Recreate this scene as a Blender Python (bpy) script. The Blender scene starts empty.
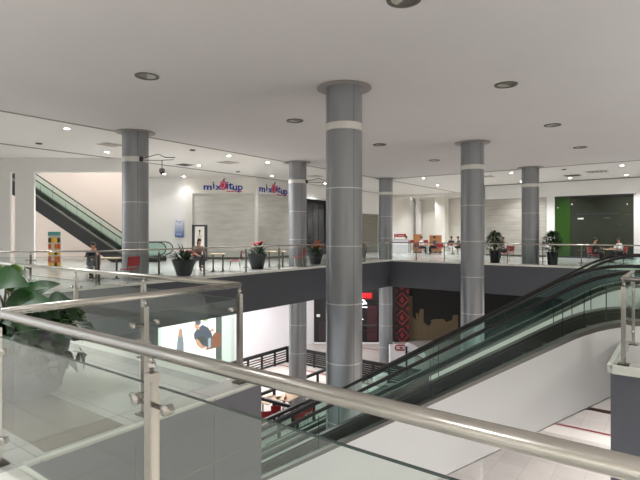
import bpy, math, random
from math import sin, cos, pi, radians as R_
from mathutils import Vector, Matrix, Quaternion
random.seed(7)
SC = bpy.context.scene
COL = SC.collection
V = Vector

# ------------------------------------------------------------------ survey
# X runs along the left gallery, Y across the void, z = 0 is the gallery floor; the eye stands at 1.6 m
EYE, FPX, HZ = 1.6, 490.0, 233.3
TH = R_(36.68)
FW = V((cos(TH), sin(TH), 0)); RT = V((sin(TH), -cos(TH), 0))
def P(px, d, z=0.0):            # bearing + distance -> plan point
    p = FW*d + RT*((px-320)/FPX*d); return V((p.x, p.y, z))
def ray(px): return FW + RT*((px-320)/FPX)
def PY(px, Y, z=0.0):
    r = ray(px); t = Y/r.y; return V((r.x*t, Y, z))
def PX(px, X, z=0.0):
    r = ray(px); t = X/r.x; return V((X, r.y*t, z))
HEAD = TH                       # heading of the view
def face_cam(p): return math.atan2(-p.y, -p.x)

# ------------------------------------------------------------------ materials
def srgb(r, g, b):
    f = lambda c: (c/255/12.92) if c/255 <= .04045 else ((c/255+.055)/1.055)**2.4
    return (f(r), f(g), f(b), 1)
MATS = {}
def mat(name, rgb, rough=.5, metal=0., spec=.5, bump=0, bscale=40, var=0., coat=0.):
    if name in MATS: return MATS[name]
    m = bpy.data.materials.new(name); m.use_nodes = True
    nt = m.node_tree; b = nt.nodes['Principled BSDF']
    c = srgb(*rgb)
    b.inputs['Base Color'].default_value = c
    b.inputs['Roughness'].default_value = rough
    b.inputs['Metallic'].default_value = metal
    b.inputs['Specular IOR Level'].default_value = spec
    b.inputs['Coat Weight'].default_value = coat
    tc = nt.nodes.new('ShaderNodeTexCoord'); nz = nt.nodes.new('ShaderNodeTexNoise')
    nz.inputs['Scale'].default_value = bscale; nz.inputs['Detail'].default_value = 3
    nt.links.new(tc.outputs['Object'], nz.inputs['Vector'])
    mx = nt.nodes.new('ShaderNodeMix'); mx.data_type = 'RGBA'; mx.blend_type = 'MULTIPLY'
    mx.inputs[0].default_value = 1
    mx.inputs[6].default_value = c
    rp = nt.nodes.new('ShaderNodeMapRange'); v = max(var, .03)
    rp.inputs['To Min'].default_value = 1-v; rp.inputs['To Max'].default_value = 1+v
    nt.links.new(nz.outputs['Fac'], rp.inputs['Value']); nt.links.new(rp.outputs['Result'], mx.inputs[7])
    nt.links.new(mx.outputs[2], b.inputs['Base Color'])
    if bump:
        bp = nt.nodes.new('ShaderNodeBump'); bp.inputs['Strength'].default_value = bump; bp.inputs['Distance'].default_value = .01
        nt.links.new(nz.outputs['Fac'], bp.inputs['Height']); nt.links.new(bp.outputs['Normal'], b.inputs['Normal'])
    MATS[name] = m; return m
def emit(name, rgb, s):
    if name in MATS: return MATS[name]
    m = bpy.data.materials.new(name); m.use_nodes = True; nt = m.node_tree
    b = nt.nodes['Principled BSDF']; b.inputs['Base Color'].default_value = srgb(*rgb)
    b.inputs['Emission Color'].default_value = srgb(*rgb); b.inputs['Emission Strength'].default_value = s
    MATS[name] = m; return m
def glass(name, rgb, haze=.0, refl=1.0, hz=(190, 195, 190)):
    m = bpy.data.materials.new(name); m.use_nodes = True; nt = m.node_tree; nt.nodes.clear()
    N = nt.nodes.new; L = nt.links.new
    out = N('ShaderNodeOutputMaterial'); tr = N('ShaderNodeBsdfTransparent'); gl = N('ShaderNodeBsdfGlossy')
    tr.inputs[0].default_value = srgb(*rgb); gl.inputs['Roughness'].default_value = .015
    # two-sided Schlick reflectance of a thin pane
    ge = N('ShaderNodeNewGeometry'); dt = N('ShaderNodeVectorMath'); dt.operation = 'DOT_PRODUCT'
    L(ge.outputs['Normal'], dt.inputs[0]); L(ge.outputs['Incoming'], dt.inputs[1])
    def M2(op, a, b):
        n = N('ShaderNodeMath'); n.operation = op; n.use_clamp = False
        for i, q in enumerate((a, b)):
            if q is None: continue
            if isinstance(q, (int, float)): n.inputs[i].default_value = q
            else: L(q, n.inputs[i])
        return n.outputs[0]
    c_ = M2('ABSOLUTE', dt.outputs['Value'], None); p5 = M2('POWER', M2('SUBTRACT', 1.0, c_), 5.0)
    mt = N('ShaderNodeMath'); mt.operation = 'MULTIPLY'; mt.inputs[1].default_value = refl; mt.use_clamp = True
    L(M2('ADD', M2('MULTIPLY', p5, .96), .04), mt.inputs[0])
    mx = N('ShaderNodeMixShader'); L(mt.outputs[0], mx.inputs[0]); L(tr.outputs[0], mx.inputs[1]); L(gl.outputs[0], mx.inputs[2])
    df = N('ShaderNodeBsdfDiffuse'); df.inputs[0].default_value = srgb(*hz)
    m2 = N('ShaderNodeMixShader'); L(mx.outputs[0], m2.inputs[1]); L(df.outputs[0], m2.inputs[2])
    # uneven diffuse haze painting the reflected veil, with faint dust
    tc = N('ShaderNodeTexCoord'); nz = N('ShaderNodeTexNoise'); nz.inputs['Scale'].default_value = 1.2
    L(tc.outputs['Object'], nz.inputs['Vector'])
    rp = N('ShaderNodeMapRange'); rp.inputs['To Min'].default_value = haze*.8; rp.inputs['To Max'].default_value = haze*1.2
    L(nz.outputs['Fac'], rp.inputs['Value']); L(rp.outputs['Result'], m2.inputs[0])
    L(m2.outputs[0], out.inputs[0]); MATS[name] = m; return m
def tile(name, c1, c2, joint, size, rough=.15, width=.5, mort=.004, rot=0., bump=0):
    m = bpy.data.materials.new(name); m.use_nodes = True; nt = m.node_tree; b = nt.nodes['Principled BSDF']
    N = nt.nodes.new; L = nt.links.new
    tc = N('ShaderNodeTexCoord'); mp = N('ShaderNodeMapping'); mp.inputs['Rotation'].default_value = (0, 0, rot)
    br = N('ShaderNodeTexBrick'); br.offset = 0
    br.inputs['Color1'].default_value = srgb(*c1); br.inputs['Color2'].default_value = srgb(*c2); br.inputs['Mortar'].default_value = srgb(*joint)
    br.inputs['Scale'].default_value = 1; br.inputs['Brick Width'].default_value = size[0]; br.inputs['Row Height'].default_value = size[1]
    br.inputs['Mortar Size'].default_value = mort
    L(tc.outputs['Object'], mp.inputs['Vector']); L(mp.outputs[0], br.inputs['Vector'])
    nz = N('ShaderNodeTexNoise'); nz.inputs['Scale'].default_value = 2.5; nz.inputs['Detail'].default_value = 4
    L(tc.outputs['Object'], nz.inputs['Vector'])
    rp = N('ShaderNodeMapRange'); rp.inputs['To Min'].default_value = .93; rp.inputs['To Max'].default_value = 1.07
    L(nz.outputs['Fac'], rp.inputs['Value'])
    mx = N('ShaderNodeMix'); mx.data_type = 'RGBA'; mx.blend_type = 'MULTIPLY'; mx.inputs[0].default_value = 1
    L(br.outputs['Color'], mx.inputs[6]); L(rp.outputs['Result'], mx.inputs[7]); L(mx.outputs[2], b.inputs['Base Color'])
    b.inputs['Roughness'].default_value = rough
    MATS[name] = m; return m
def stripes(name, c1, c2, period, rough=.5, axis='Z', sharp=.12, metal=0., blotch=0.):
    """horizontal ribs (roller shutter)"""
    m = bpy.data.materials.new(name); m.use_nodes = True; nt = m.node_tree; b = nt.nodes['Principled BSDF']
    N = nt.nodes.new; L = nt.links.new
    tc = N('ShaderNodeTexCoord'); sp = N('ShaderNodeSeparateXYZ'); L(tc.outputs['Object'], sp.inputs[0])
    d = N('ShaderNodeMath'); d.operation = 'DIVIDE'; d.inputs[1].default_value = period; L(sp.outputs[axis], d.inputs[0])
    f = N('ShaderNodeMath'); f.operation = 'FRACT'; L(d.outputs[0], f.inputs[0])
    r = N('ShaderNodeValToRGB'); r.color_ramp.elements[0].position = sharp; r.color_ramp.elements[1].position = sharp*2.5
    r.color_ramp.elements[0].color = srgb(*c2); r.color_ramp.elements[1].color = srgb(*c1); L(f.outputs[0], r.inputs[0])
    nz = N('ShaderNodeTexNoise'); nz.inputs['Scale'].default_value = .8; nz.inputs['Detail'].default_value = 5
    mp = N('ShaderNodeMapping'); mp.inputs['Scale'].default_value = (1, 1, 5); L(tc.outputs['Object'], mp.inputs[0]); L(mp.outputs[0], nz.inputs['Vector'])
    rp = N('ShaderNodeMapRange'); rp.inputs['From Min'].default_value = .3; rp.inputs['From Max'].default_value = .7
    rp.inputs['To Min'].default_value = .9-blotch; rp.inputs['To Max'].default_value = 1.08+blotch
    L(nz.outputs['Fac'], rp.inputs['Value'])
    mx = N('ShaderNodeMix'); mx.data_type = 'RGBA'; mx.blend_type = 'MULTIPLY'; mx.inputs[0].default_value = 1
    L(r.outputs[0], mx.inputs[6]); L(rp.outputs[0], mx.inputs[7]); L(mx.outputs[2], b.inputs['Base Color'])
    b.inputs['Roughness'].default_value = rough; b.inputs['Metallic'].default_value = metal
    MATS[name] = m; return m

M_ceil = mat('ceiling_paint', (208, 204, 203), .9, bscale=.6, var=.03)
M_ceil_lit = mat('lit_ceiling_paint', (226, 223, 219), .9, bscale=.6, var=.02)  # same ceiling paint, lightened for the glow of the downlights
M_white = mat('white_paint', (230, 228, 225), .75, bscale=.7)
M_cream = mat('cream_paint', (226, 222, 214), .75, bscale=.7)
M_white2 = mat('cool_white_paint', (230, 228, 232), .7, bscale=.7)
M_fascia = mat('slate_cladding', (92, 94, 101), .55, bscale=1.5, var=.05)
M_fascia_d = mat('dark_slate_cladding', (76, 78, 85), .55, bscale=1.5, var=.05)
M_col = mat('column_panel', (146, 148, 151), .33, .35, bscale=.8, var=.04)
M_joint = mat('panel_joint', (205, 205, 203), .5)
M_ring = mat('collar_plate', (150, 145, 140), .5, .1)
M_band = mat('brushed_band', (216, 214, 208), .35, .3, bscale=12, var=.12)
M_steel = mat('brushed_steel', (186, 182, 174), .27, .92, bscale=25, var=.05)
M_steel_d = mat('dark_steel', (112, 108, 102), .32, .85, bscale=20)
M_chrome = mat('polished_steel', (200, 198, 194), .12, 1.)
M_black = mat('black_metal', (26, 27, 28), .45, .2)
M_rubber = mat('black_rubber', (16, 17, 18), .38)
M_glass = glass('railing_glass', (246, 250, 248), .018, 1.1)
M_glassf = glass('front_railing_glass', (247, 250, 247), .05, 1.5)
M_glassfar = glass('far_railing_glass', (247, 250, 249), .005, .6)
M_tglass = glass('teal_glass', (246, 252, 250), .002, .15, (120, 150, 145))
M_edge = mat('glass_edge', (70, 84, 80), .2)
M_tile = tile('gallery_tile', (190, 189, 184), (182, 181, 176), (128, 126, 122), (.8, .8), .16)
M_border = mat('border_tile', (224, 226, 216), .2, bscale=3)
M_brown = tile('brown_tile', (122, 112, 98), (115, 106, 93), (100, 94, 86), (.8, .8), .2)
M_ltile = tile('lower_tile', (205, 198, 193), (196, 189, 184), (150, 141, 136), (.9, .9), .14)
M_redline = mat('red_floor_line', (128, 30, 38), .3)
M_brline = mat('brown_floor_line', (70, 52, 48), .3)
M_shut = stripes('roller_shutter', (206, 204, 196), (194, 192, 185), .11, .55, blotch=.03)
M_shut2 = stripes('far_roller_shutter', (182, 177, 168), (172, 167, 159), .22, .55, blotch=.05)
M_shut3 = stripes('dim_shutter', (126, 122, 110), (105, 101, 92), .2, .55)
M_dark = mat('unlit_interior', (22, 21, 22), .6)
M_darkm = mat('unlit_maroon', (62, 26, 34), .5)
M_red = mat('red_plastic', (196, 36, 44), .35)
M_red2 = mat('deep_red_plastic', (150, 28, 34), .4)
M_charcoal = mat('charcoal_plastic', (52, 52, 58), .45)
M_beige = mat('beige_laminate', (214, 184, 154), .4, bscale=6, var=.06)
M_pot = mat('charcoal_pot', (60, 62, 64), .55, bscale=8, var=.05)
M_pot2 = mat('near_black_pot', (34, 37, 40), .5)
M_soil = mat('potting_soil', (50, 38, 30), .95, bump=.5)
M_leaf = mat('broad_leaf', (32, 70, 28), .5, 0, .3, bscale=6, var=.25)
M_leaf_l = mat('lime_leaf', (98, 128, 62), .4, bscale=10, var=.25)
M_leaf_s = mat('silver_leaf', (84, 98, 90), .5, bscale=14, var=.35)
M_leaf_d = mat('deep_leaf', (36, 62, 32), .5, 0, .3, bscale=8, var=.3)
M_stem = mat('plant_stem', (108, 96, 52), .6)
M_flred = mat('red_petal', (176, 46, 62), .5)
M_florange = mat('orange_petal', (206, 108, 44), .5)
M_flpale = mat('pale_leaf', (150, 160, 150), .5)
M_skin = mat('skin', (176, 128, 104), .55)
M_hair = mat('dark_hair', (24, 20, 19), .5)
M_cblack = mat('black_cloth', (30, 30, 34), .85)
M_cwhite = mat('white_cloth', (226, 226, 226), .85)
M_cblue = mat('navy_cloth', (34, 48, 74), .85)
M_cbrown = mat('brown_print_cloth', (126, 104, 88), .85, bscale=30, var=.5)
M_cnavy = mat('dark_trousers', (36, 36, 46), .85)
M_blue = mat('sign_blue', (24, 62, 150), .5)
M_pink = mat('sign_magenta', (202, 44, 90), .5)
M_pinkl = mat('sign_pale_pink', (236, 168, 178), .5)
M_lamp = emit('downlight_glow', (255, 246, 236), 22)
M_lampoff = mat('unlit_reflector', (104, 104, 96), .3, .5)
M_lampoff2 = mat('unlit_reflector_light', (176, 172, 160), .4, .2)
M_rim = mat('lamp_rim', (84, 80, 72), .45)
M_vent = mat('vent_dark', (96, 90, 82), .7)
M_ventf = mat('vent_frame', (205, 198, 188), .6)
M_louv = mat('louvre_shade', (150, 144, 136), .7)
M_wood = mat('orange_board', (190, 130, 84), .6, bscale=5, var=.1)
M_green = mat('green_wall', (70, 122, 34), .7)
M_shopglass = mat('shop_glass', (48, 52, 42), .12, 0, .5, bscale=.8, var=.3)
M_shopgreen = mat('shop_green_panel', (40, 76, 18), .3, bscale=1.5, var=.1)
M_pinkwall = mat('blush_paint', (236, 220, 210), .8)

# ------------------------------------------------------------------ mesh helpers
class MB:
    def __init__(s): s.v = []; s.f = []; s.mi = []; s.sm = []; s.mats = []
    def slot(s, m):
        if m not in s.mats: s.mats.append(m)
        return s.mats.index(m)
    def add(s, verts, faces, m, smooth=False):
        o = len(s.v); k = s.slot(m); s.v += [tuple(v) for v in verts]
        for f in faces: s.f.append([i+o for i in f]); s.mi.append(k); s.sm.append(smooth)
        return s
    def box(s, c, size, m, rz=0., q=None):
        hx, hy, hz = size[0]/2, size[1]/2, size[2]/2
        M = Matrix.Rotation(rz, 3, 'Z') if q is None else q.to_matrix()
        vs = [V(c)+M @ V((x, y, z)) for x in (-hx, hx) for y in (-hy, hy) for z in (-hz, hz)]
        return s.add(vs, [(0, 1, 3, 2), (4, 6, 7, 5), (0, 4, 5, 1), (2, 3, 7, 6), (0, 2, 6, 4), (1, 5, 7, 3)], m)
    def bar(s, a, b, w, h, m, up=(0, 0, 1)):
        """rectangular bar from a to b, w sideways, h along up"""
        a, b = V(a), V(b); d = (b-a).normalized(); u = V(up); sd = d.cross(u)
        if sd.length < 1e-4: u = V((1, 0, 0)); sd = d.cross(u)
        sd.normalize(); u = sd.cross(d).normalized()
        vs = [p+sd*i*w/2+u*j*h/2 for p in (a, b) for i, j in ((-1, -1), (1, -1), (1, 1), (-1, 1))]
        return s.add(vs, [(3, 2, 1, 0), (4, 5, 6, 7), (0, 1, 5, 4), (1, 2, 6, 5), (2, 3, 7, 6), (3, 0, 4, 7)], m)
    def tube(s, pts, r, m, n=10, cap=True):
        pts = [V(p) for p in pts]; rs = r if isinstance(r, (list, tuple)) else [r]*len(pts)
        vs = []; fs = []; pu = None
        for i, p in enumerate(pts):
            t = (pts[min(i+1, len(pts)-1)]-pts[max(i-1, 0)]).normalized()
            if pu is None:
                pu = V((0, 0, 1)) if abs(t.z) < .9 else V((1, 0, 0))
            u = (pu-t*pu.dot(t)); u = u.normalized() if u.length > 1e-5 else t.orthogonal().normalized()
            pu = u; w = t.cross(u)
            vs += [p+(u*cos(2*pi*k/n)+w*sin(2*pi*k/n))*rs[i] for k in range(n)]
        for i in range(len(pts)-1):
            fs += [(i*n+k, i*n+(k+1) % n, (i+1)*n+(k+1) % n, (i+1)*n+k) for k in range(n)]
        if cap: fs += [tuple(range(n))[::-1], tuple((len(pts)-1)*n+k for k in range(n))]
        return s.add(vs, fs, m, True)
    def lathe(s, c, prof, m, n=32, axis=None, cap=True, ms=None):
        """profile [(r,z)] about z through c; axis = Quaternion to tilt"""
        q = axis or Quaternion(); c = V(c); vs = []
        for r, z in prof: vs += [c+q @ V((r*cos(2*pi*k/n), r*sin(2*pi*k/n), z)) for k in range(n)]
        for i in range(len(prof)-1):
            fs = [(k, (k+1) % n, n+(k+1) % n, n+k) for k in range(n)]
            s.add(vs[i*n:(i+2)*n], fs, ms[i] if ms else m, True)
        if cap:
            s.add(vs[:n], [tuple(range(n))[::-1]], m); s.add(vs[-n:], [tuple(range(n))], m)
        return s
    def prism(s, poly, z0, z1, m):
        n = len(poly); a = sum(poly[i][0]*poly[(i+1) % n][1]-poly[(i+1) % n][0]*poly[i][1] for i in range(n))
        if a < 0: poly = list(poly)[::-1]
        vs = [(p[0], p[1], z0) for p in poly]+[(p[0], p[1], z1) for p in poly]
        fs = [tuple(range(n))[::-1], tuple(range(n, 2*n))]+[(i, (i+1) % n, n+(i+1) % n, n+i) for i in range(n)]
        return s.add(vs, fs, m)
    def slab(s, poly, nrm, th, m):
        """planar 3-D polygon extruded by th along nrm"""
        poly = [V(p) for p in poly]; n = len(poly); e = V(nrm).normalized()*th
        vs = poly+[p+e for p in poly]
        fs = [tuple(range(n))[::-1], tuple(range(n, 2*n))]+[(i, (i+1) % n, n+(i+1) % n, n+i) for i in range(n)]
        return s.add(vs, fs, m)
    def wall(s, a, b, z0, z1, th, m):
        """upright slab whose face is the line a-b (plan), thickness away from the eye"""
        a, b = V((a[0], a[1], 0)), V((b[0], b[1], 0)); d = (b-a).normalized(); n = V((-d.y, d.x, 0))
        if n.dot((a+b)/2) < 0: n = -n
        return s.slab([V((a.x, a.y, z0)), V((b.x, b.y, z0)), V((b.x, b.y, z1)), V((a.x, a.y, z1))], n, th, m)
    def sphere(s, c, r, m, n=12, sc=(1, 1, 1), q=None):
        k = n//2; q = q or Quaternion(); vs = []; fs = []
        for i in range(k+1):
            a = pi*i/k
            for j in range(n): vs.append(V(c)+q @ V((sc[0]*r*sin(a)*cos(2*pi*j/n), sc[1]*r*sin(a)*sin(2*pi*j/n), sc[2]*r*cos(a))))
        for i in range(k): fs += [(i*n+j, (i+1)*n+j, (i+1)*n+(j+1) % n, i*n+(j+1) % n) for j in range(n)]
        return s.add(vs, fs, m, True)
    def leaf(s, base, d, up, L, W, droop, m, fold=.25, n=6, shape=.45):
        base, d, up = V(base), V(d).normalized(), V(up); sd = d.cross(up)
        if sd.length < 1e-3: sd = d.orthogonal()
        sd.normalize(); up = sd.cross(d).normalized(); vs = []; fs = []
        for i in range(n+1):
            t = i/n; w = W*(max(0, sin(pi*(t**shape*.93+.05)))**.85)
            c = base+d*L*t*(1-.12*droop*t)+up*(.10*L*sin(pi*t))-V((0, 0, 1))*droop*L*t*t*.6
            vs += [c-sd*w/2+up*fold*w/2, c, c+sd*w/2+up*fold*w/2]
        for i in range(n): fs += [(3*i, 3*i+1, 3*i+4, 3*i+3), (3*i+1, 3*i+2, 3*i+5, 3*i+4)]
        return s.add(vs, fs, m, True)
    def build(s, name, parent=None, origin=None, bevel=0.):
        me = bpy.data.meshes.new(name)
        o0 = V(origin) if origin is not None else V((0, 0, 0))
        me.from_pydata([tuple(V(v)-o0) for v in s.v], [], s.f)
        for m in s.mats: me.materials.append(m)
        for p, k, sm in zip(me.polygons, s.mi, s.sm): p.material_index = k; p.use_smooth = sm
        me.update()
        ob = bpy.data.objects.new(name, me); COL.objects.link(ob)
        if parent is not None:
            ob.parent = parent
            if origin is not None: ob.location = o0
        elif origin is not None: ob.location = o0
        if bevel:
            b = ob.modifiers.new('bevel', 'BEVEL'); b.width = bevel; b.segments = 2; b.limit_method = 'ANGLE'
        return ob

def tag(o, label=None, cat=None, group=None, kind=None):
    if label: o['label'] = label
    if cat: o['category'] = cat
    if group: o['group'] = group
    if kind: o['kind'] = kind
    return o
def thing(name, label, cat, loc=(0, 0, 0), rz=0., group=None):
    o = bpy.data.objects.new(name, None); COL.objects.link(o); o.empty_display_size = .2
    o.location = loc; o.rotation_euler = (0, 0, rz); return tag(o, label, cat, group)
def struct(name, mb, origin=None):
    o = mb.build(name, None, origin); o['kind'] = 'structure'; return o
def part(name, mb, parent, label=None, bevel=0.):
    o = mb.build(name, parent, None, bevel)
    if label: o['label'] = label
    return o
def dup(root, loc, rz, label=None, group=None):
    r = root.copy(); COL.objects.link(r); r.location = loc; r.rotation_euler = (0, 0, rz)
    if label: r['label'] = label
    if group: r['group'] = group
    for ch in list(root.children):
        c = ch.copy(); COL.objects.link(c); c.parent = r
        for g in list(ch.children):
            d = g.copy(); COL.objects.link(d); d.parent = c
    return r
def text_mesh(s, size, m, mat4, depth=.01, offset=0., shear=0.):
    """flat lettering mesh (list of verts/faces) placed by mat4"""
    cu = bpy.data.curves.new('t', 'FONT'); cu.body = s; cu.size = size; cu.extrude = depth; cu.offset = offset; cu.shear = shear
    cu.align_x = 'CENTER'; cu.align_y = 'CENTER'; cu.resolution_u = 3
    ob = bpy.data.objects.new('t', cu); COL.objects.link(ob)
    dg = bpy.context.evaluated_depsgraph_get(); me = bpy.data.meshes.new_from_object(ob.evaluated_get(dg))
    vs = [mat4 @ v.co for v in me.vertices]; fs = [tuple(p.vertices) for p in me.polygons]
    bpy.data.objects.remove(ob); bpy.data.curves.remove(cu); bpy.data.meshes.remove(me)
    return vs, fs
def wall_frame(a, b, z):
    """matrix: x along the wall left->right as seen by the eye, y up, z toward the eye; origin at plan point a"""
    a, b = V((a[0], a[1], 0)), V((b[0], b[1], 0)); d = (b-a).normalized(); n = V((d.y, -d.x, 0))
    return Matrix(((d.x, 0, n.x, a.x), (d.y, 0, n.y, a.y), (0, 1, 0, z), (0, 0, 0, 1)))

# ------------------------------------------------------------------ levels and plan
CZ = 5.05            # ceiling
LZ = -6.6            # lower floor
SB = -1.6            # underside of the gallery slab
XF, YU, XE = 1.5, 3.65, 3.85     # near balcony edge, near walkway edge, near walkway end
YL, XR = 14.25, 26.2             # left gallery edge, far gallery edge
XL_, YLD = 6.82, .72             # escalator landing corner

def slab_floor(k, x0, x1, y0, y1, edges):
    """gallery floor piece with its light border tiles"""
    m = MB(); m.box(((x0+x1)/2, (y0+y1)/2, -.01), (x1-x0, y1-y0, .02), M_tile)
    return struct('floor' if k == 0 else 'floor_%d' % k, m)
slab_floor(0, -7, XF, -9, YU, 0)
slab_floor(1, -7, XE, YU, YL, 0)
slab_floor(2, -7, 47, YL, 40, 0)
slab_floor(3, XR, 47, -9, YL, 0)
slab_floor(4, XL_, XR, -9, YLD, 0)
# slab bodies with the slate fascia
tn = [0]
def trim(mb): tn[0] += 1; return struct('trim_%d' % tn[0], mb)
def fascia(x0, x1, y0, y1, m=M_fascia):
    trim(MB().box(((x0+x1)/2, (y0+y1)/2, (SB-.02)/2), (x1-x0-.004, y1-y0-.004, -SB-.024), m))
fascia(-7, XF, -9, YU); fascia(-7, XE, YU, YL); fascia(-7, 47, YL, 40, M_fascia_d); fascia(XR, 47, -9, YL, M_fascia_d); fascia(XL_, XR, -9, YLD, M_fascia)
# joints in the near walkway fascia (thin flush strips)
g = MB()
for x in (2.35, 3.2): g.box((x, YU-.001, -.85), (.012, .004, 1.4), M_steel_d)
for z in (-.62, -1.15): g.box(((XF+XE)/2, YU-.001, z), (XE-XF, .004, .01), M_steel_d)
trim(g)
# border and brown tile bands in the near walkway floor
b = MB()
b.box(((XF+XE)/2-.0, YU+.025, .002), (XE-XF, .05, .004), M_border); b.box((XE-.14, (YU+YL)/2+.2, .002), (.26, YL-YU-.3, .004), M_border)
b.box((XF-.13, 0-2.7, .002), (.24, 12.7, .004), M_border)
trim(b)
b = MB()
b.box((1.985, 8.9, .002), (.63, 10.3, .004), M_brown)
trim(b)
# edge lip of every gallery opening
b = MB()
b.box(((XE+XR)/2, YL-.01, -.03), (XR-XE, .05, .1), M_border); b.box((XR-.01, (YLD+YL)/2, -.03), (.05, YL-YLD, .1), M_border)
b.box((XL_-.01, -3.5, -.03), (.05, 8.4, .1), M_border); b.box(((XL_+XR)/2, YLD+.01, -.03), (XR-XL_, .05, .1), M_border)
trim(b)
# ceilings: void field, gallery fields with dark strips drawn as the shadow gaps between them
G = .05
CX1, CY1, CY2 = 27.6, 15.45, 21.1
def ceil(k, x0, x1, y0, y1, m=M_ceil):
    return struct('ceiling' if k == 0 else 'ceiling_%d' % k, MB().box(((x0+x1)/2, (y0+y1)/2, CZ+.05), (x1-x0, y1-y0, .1), m))
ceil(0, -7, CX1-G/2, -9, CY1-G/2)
ceil(1, -7, 47, CY1+G/2, CY2-G/2, M_ceil_lit)
ceil(2, CX1+G/2, 47, -9, CY1-G/2, M_ceil_lit)
Ic = PY(116.6, CY2+G/2)
m = MB(); yy = CY2+G/2; a_ = P(-60, 22.8); b_ = P(135, 23.46)
m.prism([(-7, yy), (Ic.x, yy), (a_.x, a_.y), (-7, a_.y)], CZ, CZ+.1, M_ceil_lit); m.prism([(b_.x, yy), (47, yy), (47, 44), tuple(P(135, 40).xy)], CZ, CZ+.1, M_ceil_lit); struct('ceiling_3', m)
M_gapj = mat('joint_shadow_strip', (136, 129, 122), .7)  # strip colour with the shade of the ceiling joint painted in
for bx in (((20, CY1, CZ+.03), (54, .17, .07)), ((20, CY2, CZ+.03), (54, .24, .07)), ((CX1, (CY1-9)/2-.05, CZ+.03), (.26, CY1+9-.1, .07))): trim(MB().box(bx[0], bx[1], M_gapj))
# soffits under the galleries (ceiling of the lower level)
b = MB(); b.box((20, (YL+.4+40)/2, SB-.03), (54, 40-YL-.4, .04), M_white2); struct('ceiling_4', b)
b = MB(); b.box(((XR+47)/2+.2, 2.7, SB-.03), (47-XR-.4, 23, .04), M_fascia_d); struct('ceiling_5', b)  # dark colour stands in for the unlit right soffit

# ------------------------------------------------------------------ walls, upper level
A0, A1 = P(-70, 30.3), P(257, 30.3)          # long white wall at the back left
HALL = P(135, 30.3)
m = MB(); m.wall(A0, HALL, 0, 9, .2, M_pinkwall); struct('wall_left', m)
m = MB(); m.wall(HALL, P(187, 30.3), 0, CZ, .2, M_white); struct('wall_back', m)
# bulkhead and piers in front of the escalator hall
B0, B1 = P(-60, 22.5), P(135, 22.5)
m = MB(); m.wall(B0, P(36, 22.5), 1.6+2.80, CZ, .35, M_white); m.wall(P(36, 22.5), B1, 1.6+2.83, CZ, .35, M_white); struct('wall_bulkhead', m)
m = MB(); m.wall(P(-60, 22.5), P(10.5, 22.5), 0, 4.4, .12, M_white); struct('wall_pier', m)
m = MB(); m.wall(P(15, 22.5), P(34, 22.5), 0, 4.43, .12, M_white); struct('wall_pier_1', m)
m = MB(); q0 = P(-70, 22.9); m.prism([P(-70, 22.9), P(135, 22.9), P(135, 30.5), P(-70, 30.5)], 9, 9.1, M_white); struct('ceiling_hall', m)
m = MB(); m.wall(P(135, 22.9), P(135, 30.3), CZ, 9, .1, M_white); m.wall(B0, B1, CZ+.1, 9, .1, M_white); struct('wall_hall', m)
# shop front one (faces the eye) and shop front two (along the gallery)
S2 = PY(306, CY2)
S_A, S_B = P(187, 30.3), A1
TOPS = 4.07
def shopfront(name, a, b, piers, zt, m, th=.25):
    mb = MB(); L = (V(b)-V(a)).length; d = (V(b)-V(a)).normalized()
    mb.wall(a, b, zt, CZ, th, m)
    for u0, u1 in piers: mb.wall(V(a)+d*u0, V(a)+d*u1, 0, zt, th, m)
    return struct(name, mb)
LA = (S_B-S_A).length
u = lambda px: (P(px, 30.3)-S_A).length
shopfront('wall_shop', S_A, S_B, [(0, u(192.5)), (u(254.5), LA)], TOPS, M_cream)
LB = (S2-S_B).length
shopfront('wall_shop_1', S_B, S2, [(0, .12), (LB-.15, LB)], TOPS, M_white)
def shutter(lab, a, b, zt, m, inset=.12, grp=None):
    a, b = V((a.x, a.y, 0)), V((b.x, b.y, 0)); d = (b-a).normalized(); n = V((-d.y, d.x, 0))
    if n.dot((a+b)/2) < 0: n = -n
    t = thing('roller_shutter', lab, 'shutter', a+n*inset, math.atan2(d.y, d.x)); L = (b-a).length
    part('curtain', MB().box((L/2, .03, zt/2), (L, .05, zt), m), t)
    for x in (.03, L-.03): part('guide_rail', MB().box((x, -.01, zt/2), (.06, .07, zt), M_joint), t)
    part('bottom_bar', MB().box((L/2, -.01, .06), (L-.13, .06, .12), M_steel_d), t)
    return t
shutter('pale grey roller shutter closed under the left shop name sign, beside the poster easel', P(192.5, 30.3), P(254.5, 30.3), TOPS, M_shut)
shutter('pale roller shutter closed under the second shop sign, next to the dark shop entrance', S_B+(S2-S_B).normalized()*.12, S2-(S2-S_B).normalized()*.15, TOPS, M_shut)
# dark open shop further along
S3, S4, S5 = PY(327.5, CY2), PY(361, CY2), PY(379, CY2)
m = MB(); m.wall(S2, S4, 1.6+2.42, CZ, .25, M_white); m.wall(PY(345, CY2), S4, 0, 4.02, .25, M_cream); struct('wall_shop_2', m)
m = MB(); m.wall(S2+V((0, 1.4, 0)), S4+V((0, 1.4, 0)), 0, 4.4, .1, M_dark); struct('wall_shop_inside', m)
t = thing('shop_door', 'dark glazed double shop door with slim frames behind the orange flowered planter', 'door', PY(306.5, CY2+.35)); L = 2.4
for k, x in enumerate((.1, .75, 1.4, 2.05)):
    part('door_frame', MB().box((x, 0, 1.9), (.05, .05, 3.8), M_charcoal), t)
for x in (.43, 1.08, 1.73): part('door_glass', MB().box((x, 0, 1.9), (.6, .02, 3.7), mat('tinted_glass', (34, 36, 38), .1)), t)
m = MB(); m.wall(S4, S5, 1.6+1.62, CZ, .25, M_white); m.wall(S5, PY(418, CY2), 0, CZ, .25, M_cream); struct('wall_shop_3', m)
shutter('dim roller shutter glimpsed between the two middle columns', S4, S5, 3.22, M_shut3)
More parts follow.
